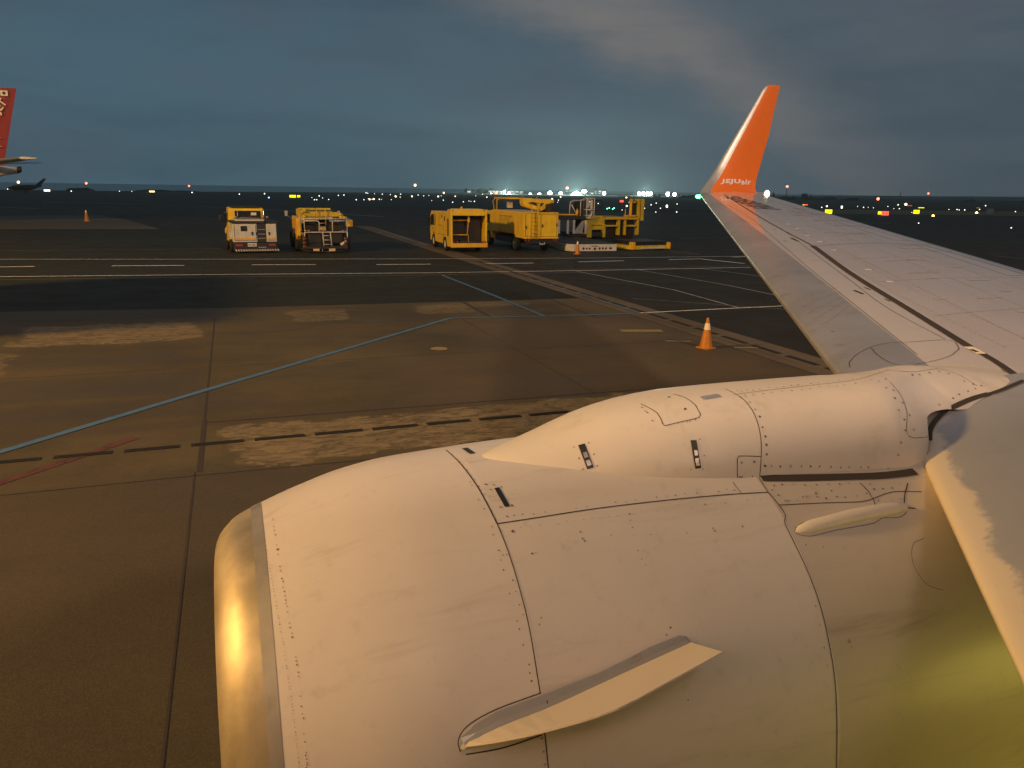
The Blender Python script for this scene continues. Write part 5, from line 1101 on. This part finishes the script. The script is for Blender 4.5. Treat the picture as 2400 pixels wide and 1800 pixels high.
# ---------------------------------------------------------------- far apron: flood masts, buildings, hangars, trees
def mast(u, v, Y, rp, label, n=1, m='e_white'):
    c = atY(u, v, Y); sc = (c-EYE).dot(CF)/FPX; r = rp*sc
    t_ = thing('floodlight_mast', (c.x, Y, -1), 0, label, 'floodlight mast', 'far floodlight masts')
    b = MB(); b.tube([(0, 0, 0), (0, 0, c.z+1)], [.35, .2], 8); b.build('mast_pole', M['grille'], t_)
    b = MB(); b.loft([[(r*n*cos(a)*cos(2*pi*k/12), r*cos(a)*sin(2*pi*k/12)*.6, c.z+1+r*sin(a)) for k in range(12)] for a in (-1.45, -1, -.5, 0, .5, 1, 1.45)]); b.build('lamp_cluster', M[m], t_, smooth=True)
ML = ['leftmost bright floodlight, over the far pale three storey block', 'second floodlight, at the gap between the two far blocks', 'floodlight just right of the far blocks', 'floodlight left of the brightest far lights, lower of a pair', 'floodlight left of the brightest far lights, higher of a pair',
      'floodlight beside the brightest far lamp bank', 'wide brightest far lamp bank glowing over the apron', 'large oval far lamp against the dark terminal tower', 'floodlight at the right end of the dark terminal', 'first of four close floodlights in a row behind far trees', 'second of four close floodlights in a row behind far trees',
      'third of four close floodlights in a row behind far trees', 'last of four close floodlights in a row behind far trees', 'left lamp of the pair nearest the winglet', 'right lamp of the pair nearest the winglet', 'dim floodlight over the second far block']
for i, (u, v, r_, n_) in enumerate(((1151, 457, 4.2, 1), (1194, 457, 4.6, 1), (1216, 457.5, 2.5, 1), (1243, 457, 4.2, 1), (1264, 456.5, 4, 1), (1289, 453, 5, 1), (1351, 456, 6, 2.0), (1369, 448.5, 3.6, 1.9), (1416, 453, 3.6, 1), (1498, 453.5, 3.6, 1), (1507, 453, 3.6, 1), (1517, 453, 3.8, 1), (1525, 453.5, 3.6, 1), (1565, 455, 4.4, 1), (1581, 455.5, 4, 1), (1314, 453.5, 3.8, 1))):
    mast(u, v, 640, r_, ML[i], n_)
# real light thrown by the brightest banks over the far apron
for nm, u, v, P in (('far_bank_light', 1351, 452, 260000), ('far_row_light', 1512, 452, 120000), ('far_block_light', 1190, 452, 150000)):
    c = atY(u, v, 600); L = bpy.data.lights.new(nm, 'POINT'); L.energy = P; L.color = (.72, 1, .88); L.shadow_soft_size = 2; o = bpy.data.objects.new(nm, L); COL.objects.link(o); o.location = c
def building(u0, u1, vt, vb, Y, label, m='bwall', storeys=3, lit=.4, depth=14, roof=True, name='terminal_building'):
    a = atY(u0, vb, Y); c = atY(u1, vb, Y); top = atY((u0+u1)/2, vt, Y).z; wd = c.x-a.x
    t_ = thing(name, ((a.x+c.x)/2, Y, -2), -.0, label, 'building', 'far airport buildings'); h = top+2
    b = MB(); b.box(-wd/2, wd/2, 0, depth, 0, h); wl_ = b.build('wall', M[m], t_)
    if roof: b = MB(); b.box(-wd/2-.6, wd/2+.6, -.8, depth+.6, h, h+.9); b.box(-wd*.3, -wd*.1, 3, 7, h+.9, h+2.2); b.build('roof', M['roof'], t_)
    n_ = max(2, int(wd/3.4)); zz = h/storeys
    for s_ in range(storeys):
        dk = MB(); lt = MB()
        for i in range(n_):
            x = -wd/2+wd*(i+.5)/n_; q = lt if random.random() < lit else dk
            q.box(x-wd/n_*.34, x+wd/n_*.34, -.06, 0, s_*zz+zz*.35, s_*zz+zz*.8)
        if lt.v: lt.build('lit_window_row', M['e_win'], wl_)
        if dk.v: dk.build('dark_window_row', M['glass'], wl_)
    return t_
building(1145, 1186, 447, 459, 690, 'left of two pale three storey blocks with grey roofs, far behind the lift truck', 'bwall', 3, .12)
building(1188, 1226, 448, 459, 690, 'right of two pale three storey blocks with grey roofs, far behind the lift truck', 'bwall', 3, .12)
building(1095, 1103, 447, 459, 670, 'small brightly lit building left of the far blocks', 'bwall', 2, .9, 8)
building(1104, 1140, 450, 459, 700, 'low dim building beneath the far tree clump', 'dwall', 2, .1)
building(1375, 1392, 441, 458, 680, 'dark terminal tower right of the brightest far lamps', 'dwall', 4, .15)
building(1393, 1418, 446, 458, 690, 'stepped dark terminal wing right of its tower', 'dwall', 3, .15)
for u0, u1, vt, vb, Y, lb in ((1410, 1438, 460, 468, 480, 'low lit white hangar below the dark terminal'), (1464, 1482, 459, 468, 470, 'lit pitched hangar left of the far row of four floodlights'), (1548, 1562, 465.5, 471, 430, 'small white lit shed below the winglet side lamps'), (1627, 1640, 466, 472, 430, 'lit white shed half hidden behind the wing tip'), (1830, 1858, 471, 474.5, 420, 'lit white shed just right of the winglet beyond the wing'),
                              (1933, 1955, 471, 476, 420, 'lit white shed left of the twin lit shed'), (2012, 2032, 472, 477, 420, 'lit white shed with bright right corner'), (2126, 2146, 472, 478, 430, 'lit white shed with tall lit post at far right')):
    a = atY(u0, vb, Y); c = atY(u1, vb, Y); top = atY((u0+u1)/2, vt, Y).z; wd = c.x-a.x; h = top+1-a.z
    t_ = thing('hangar', ((a.x+c.x)/2, Y, a.z-1), 0, lb, 'hangar', 'far lit hangars')
    b = MB(); b.prism([(-wd/2, 0), (wd/2, 0), (wd/2, h*.7), (0, h), (-wd/2, h*.8)], 'y', 0, 10); b.build('wall', M['bwall'], t_)
    b = MB(); b.prism([(-wd*.45, h*.05), (wd*.45, h*.05), (wd*.42, h*.55), (0, h*.72), (-wd*.42, h*.6)], 'y', -.1, 0); b.build('lit_doorway', M['e_hall'], t_)
# masts and pylons
for u, vt, vb, Y, lb in ((1845, 437, 470, 420, 'thin mast with red lamp right of the winglet'), (2111, 449, 475, 430, 'thin dark lattice mast beyond the right signs'), (1398, 438, 448, 650, 'thin antenna on the dark terminal'), (2281, 458, 475, 500, 'faint antenna mast at far right')):
    c = atY(u, vt, Y); t_ = thing('antenna_mast', (c.x, Y, -2), 0, lb, 'antenna mast', 'thin far masts')
    b = MB()
    for sx_ in (-.35, .35): b.tube([(sx_, 0, 0), (sx_*.3, 0, c.z+2)], .1, 5)
    for k in range(8): z = (c.z+2)*k/8; b.tube([(-.35+.03*k, 0, z), (.35-.03*k, 0, z+(c.z+2)/8)], .06, 4)
    b.build('lattice', M['grille'], t_)
    if u == 1845: b = MB(); zz = c.z+2; b.loft([[(.75*cos(a)*cos(k*pi/5), .75*cos(a)*sin(k*pi/5), zz+.75*sin(a)) for k in range(10)] for a in (-1.3, -.6, 0, .6, 1.3)]); b.build('warning_lamp', M['e_red'], t_, smooth=True)
def tree(u, vb, wp_, hp, Y, label, sd):
    rnd = random.Random(sd); c = atY(u, vb, Y); sc = (c-EYE).dot(CF)/FPX; W_ = wp_*sc/2; H = hp*sc
    t_ = thing('tree', (c.x, Y, c.z-1.5), rnd.uniform(0, 6), label, 'tree', 'far trees'); H += 1.5
    b = MB(); b.tube([(0, 0, 0), (.1, 0, H*.35), (-.1, .1, H*.6)], [H*.04, H*.03, H*.015], 6)
    for k in range(4): a = rnd.uniform(0, 6.28); b.tube([(0, 0, H*.35), (W_*.5*cos(a), W_*.5*sin(a), H*.62)], [H*.02, H*.006], 4)
    b.build('trunk', M['bark'], t_)
    b = MB(); lob = [(rnd.uniform(-.6, .6)*W_, rnd.uniform(-.6, .6)*W_, H*rnd.uniform(.4, .8), rnd.uniform(.35, .55)*W_, rnd.uniform(.16, .28)*H) for _ in range(9)]
    for lx, ly, lz, lr, lh in lob:
        for _ in range(55):
            d = Vector((rnd.gauss(0, 1), rnd.gauss(0, 1), rnd.gauss(0, 1))).normalized()*rnd.uniform(.55, 1.05); p_ = Vector((lx+d.x*lr, ly+d.y*lr, lz+d.z*lh)); q = W_*.09*rnd.uniform(.6, 1.5)
            a_ = Vector((rnd.gauss(0, 1), rnd.gauss(0, 1), rnd.gauss(0, 1))).normalized(); b_ = a_.orthogonal().normalized()
            b.add([p_+a_*q, p_+b_*q*.7, p_-a_*q, p_-b_*q*.7], [(0, 1, 2, 3)])
    b.build('crown', M['leaf'], t_)
TR = ((1125, 458, 20, 16, 660, 'domed tree above the low dim building'), (1452, 466, 9, 9, 500, 'small round tree left of the lit pitched hangar'), (1536, 466, 12, 12, 470, 'left of two round trees between the floodlight rows'), (1545, 466, 10, 12, 475, 'right of two round trees between the floodlight rows'), (1612, 470, 40, 12, 450, 'wide low tree clump left of the wing tip'), (1585, 470, 20, 9, 455, 'low bush like tree under the lamp pair'),
      (1811, 470, 10, 20, 430, 'thin tall tree right of the winglet'), (1883, 474, 22, 22, 410, 'large domed dark tree right of the winglet'), (1900, 474, 10, 20, 420, 'narrow tree just right of the domed tree'), (1850, 474, 26, 15, 415, 'medium tree left of the domed tree'), (1925, 476, 30, 14, 400, 'broad low tree right of the narrow tree'), (1985, 477, 44, 13, 410, 'long low tree clump above the middle lit sheds'), (2265, 482, 24, 14, 390, 'rounded dark tree at far right'), (2075, 478, 30, 9, 420, 'low tree clump right of the red lamp'), (2385, 484, 26, 12, 400, 'dark tree by the right edge'), (2330, 483, 30, 8, 410, 'low shrubby tree near the right edge'))
for i, a in enumerate(TR): tree(*a, i)
# low dark far shoreline wood and headland
def ridge(name, pix, Y, depth, m, kind, lab=None):
    b = MB(); top = [atY(u, v, Y) for u, v in pix]; R_ = []
    for p_ in top: R_.append([Vector((p_.x, Y, -36)), Vector((p_.x, Y, p_.z)), Vector((p_.x*1.02, Y+depth, p_.z-1)), Vector((p_.x*1.02, Y+depth, -36))])
    b.loft(R_, closed=False); tag(b.build(name, M[m]), kind=kind)
rnd = random.Random(5)
ridge('far_wood', [(u, (465.5 if u < 1660 else 463.5 if u < 1965 else 472.5)+rnd.uniform(-3.2, 1.2)) for u in range(1440, 2560, 6)], 445, 20, 'leaf', 'stuff')
ridge('headland', [(300, 450), (322, 446), (345, 444), (362, 445), (380, 444.5), (405, 447), (430, 446.5), (455, 448), (480, 449.5), (500, 452)], 470, 60, 'leaf', 'structure')
ridge('coast_wood', [(150, 449), (160, 441), (205, 440), (215, 449)], 460, 30, 'leaf', 'structure')
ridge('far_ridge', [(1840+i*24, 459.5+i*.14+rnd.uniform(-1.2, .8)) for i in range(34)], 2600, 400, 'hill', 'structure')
ridge('far_hills', [(1200, 456), (1300, 454), (1420, 455), (1550, 457), (1700, 458), (1760, 459)], 1500, 300, 'leaf', 'structure')
hz = bpy.data.materials.new('night air'); hz.use_nodes = True; nt_ = hz.node_tree; nt_.nodes.remove(nt_.nodes['Principled BSDF'])
pv = nt_.nodes.new('ShaderNodeVolumePrincipled'); pv.inputs['Color'].default_value = (.80, .92, .96, 1); pv.inputs['Density'].default_value = .00032; pv.inputs['Anisotropy'].default_value = .4
nt_.links.new(pv.outputs[0], nt_.nodes['Material Output'].inputs['Volume'])
b = MB(); b.box(-950, 1500, -120, 1000, -36, 60); tag(b.build('haze', hz), kind='stuff')
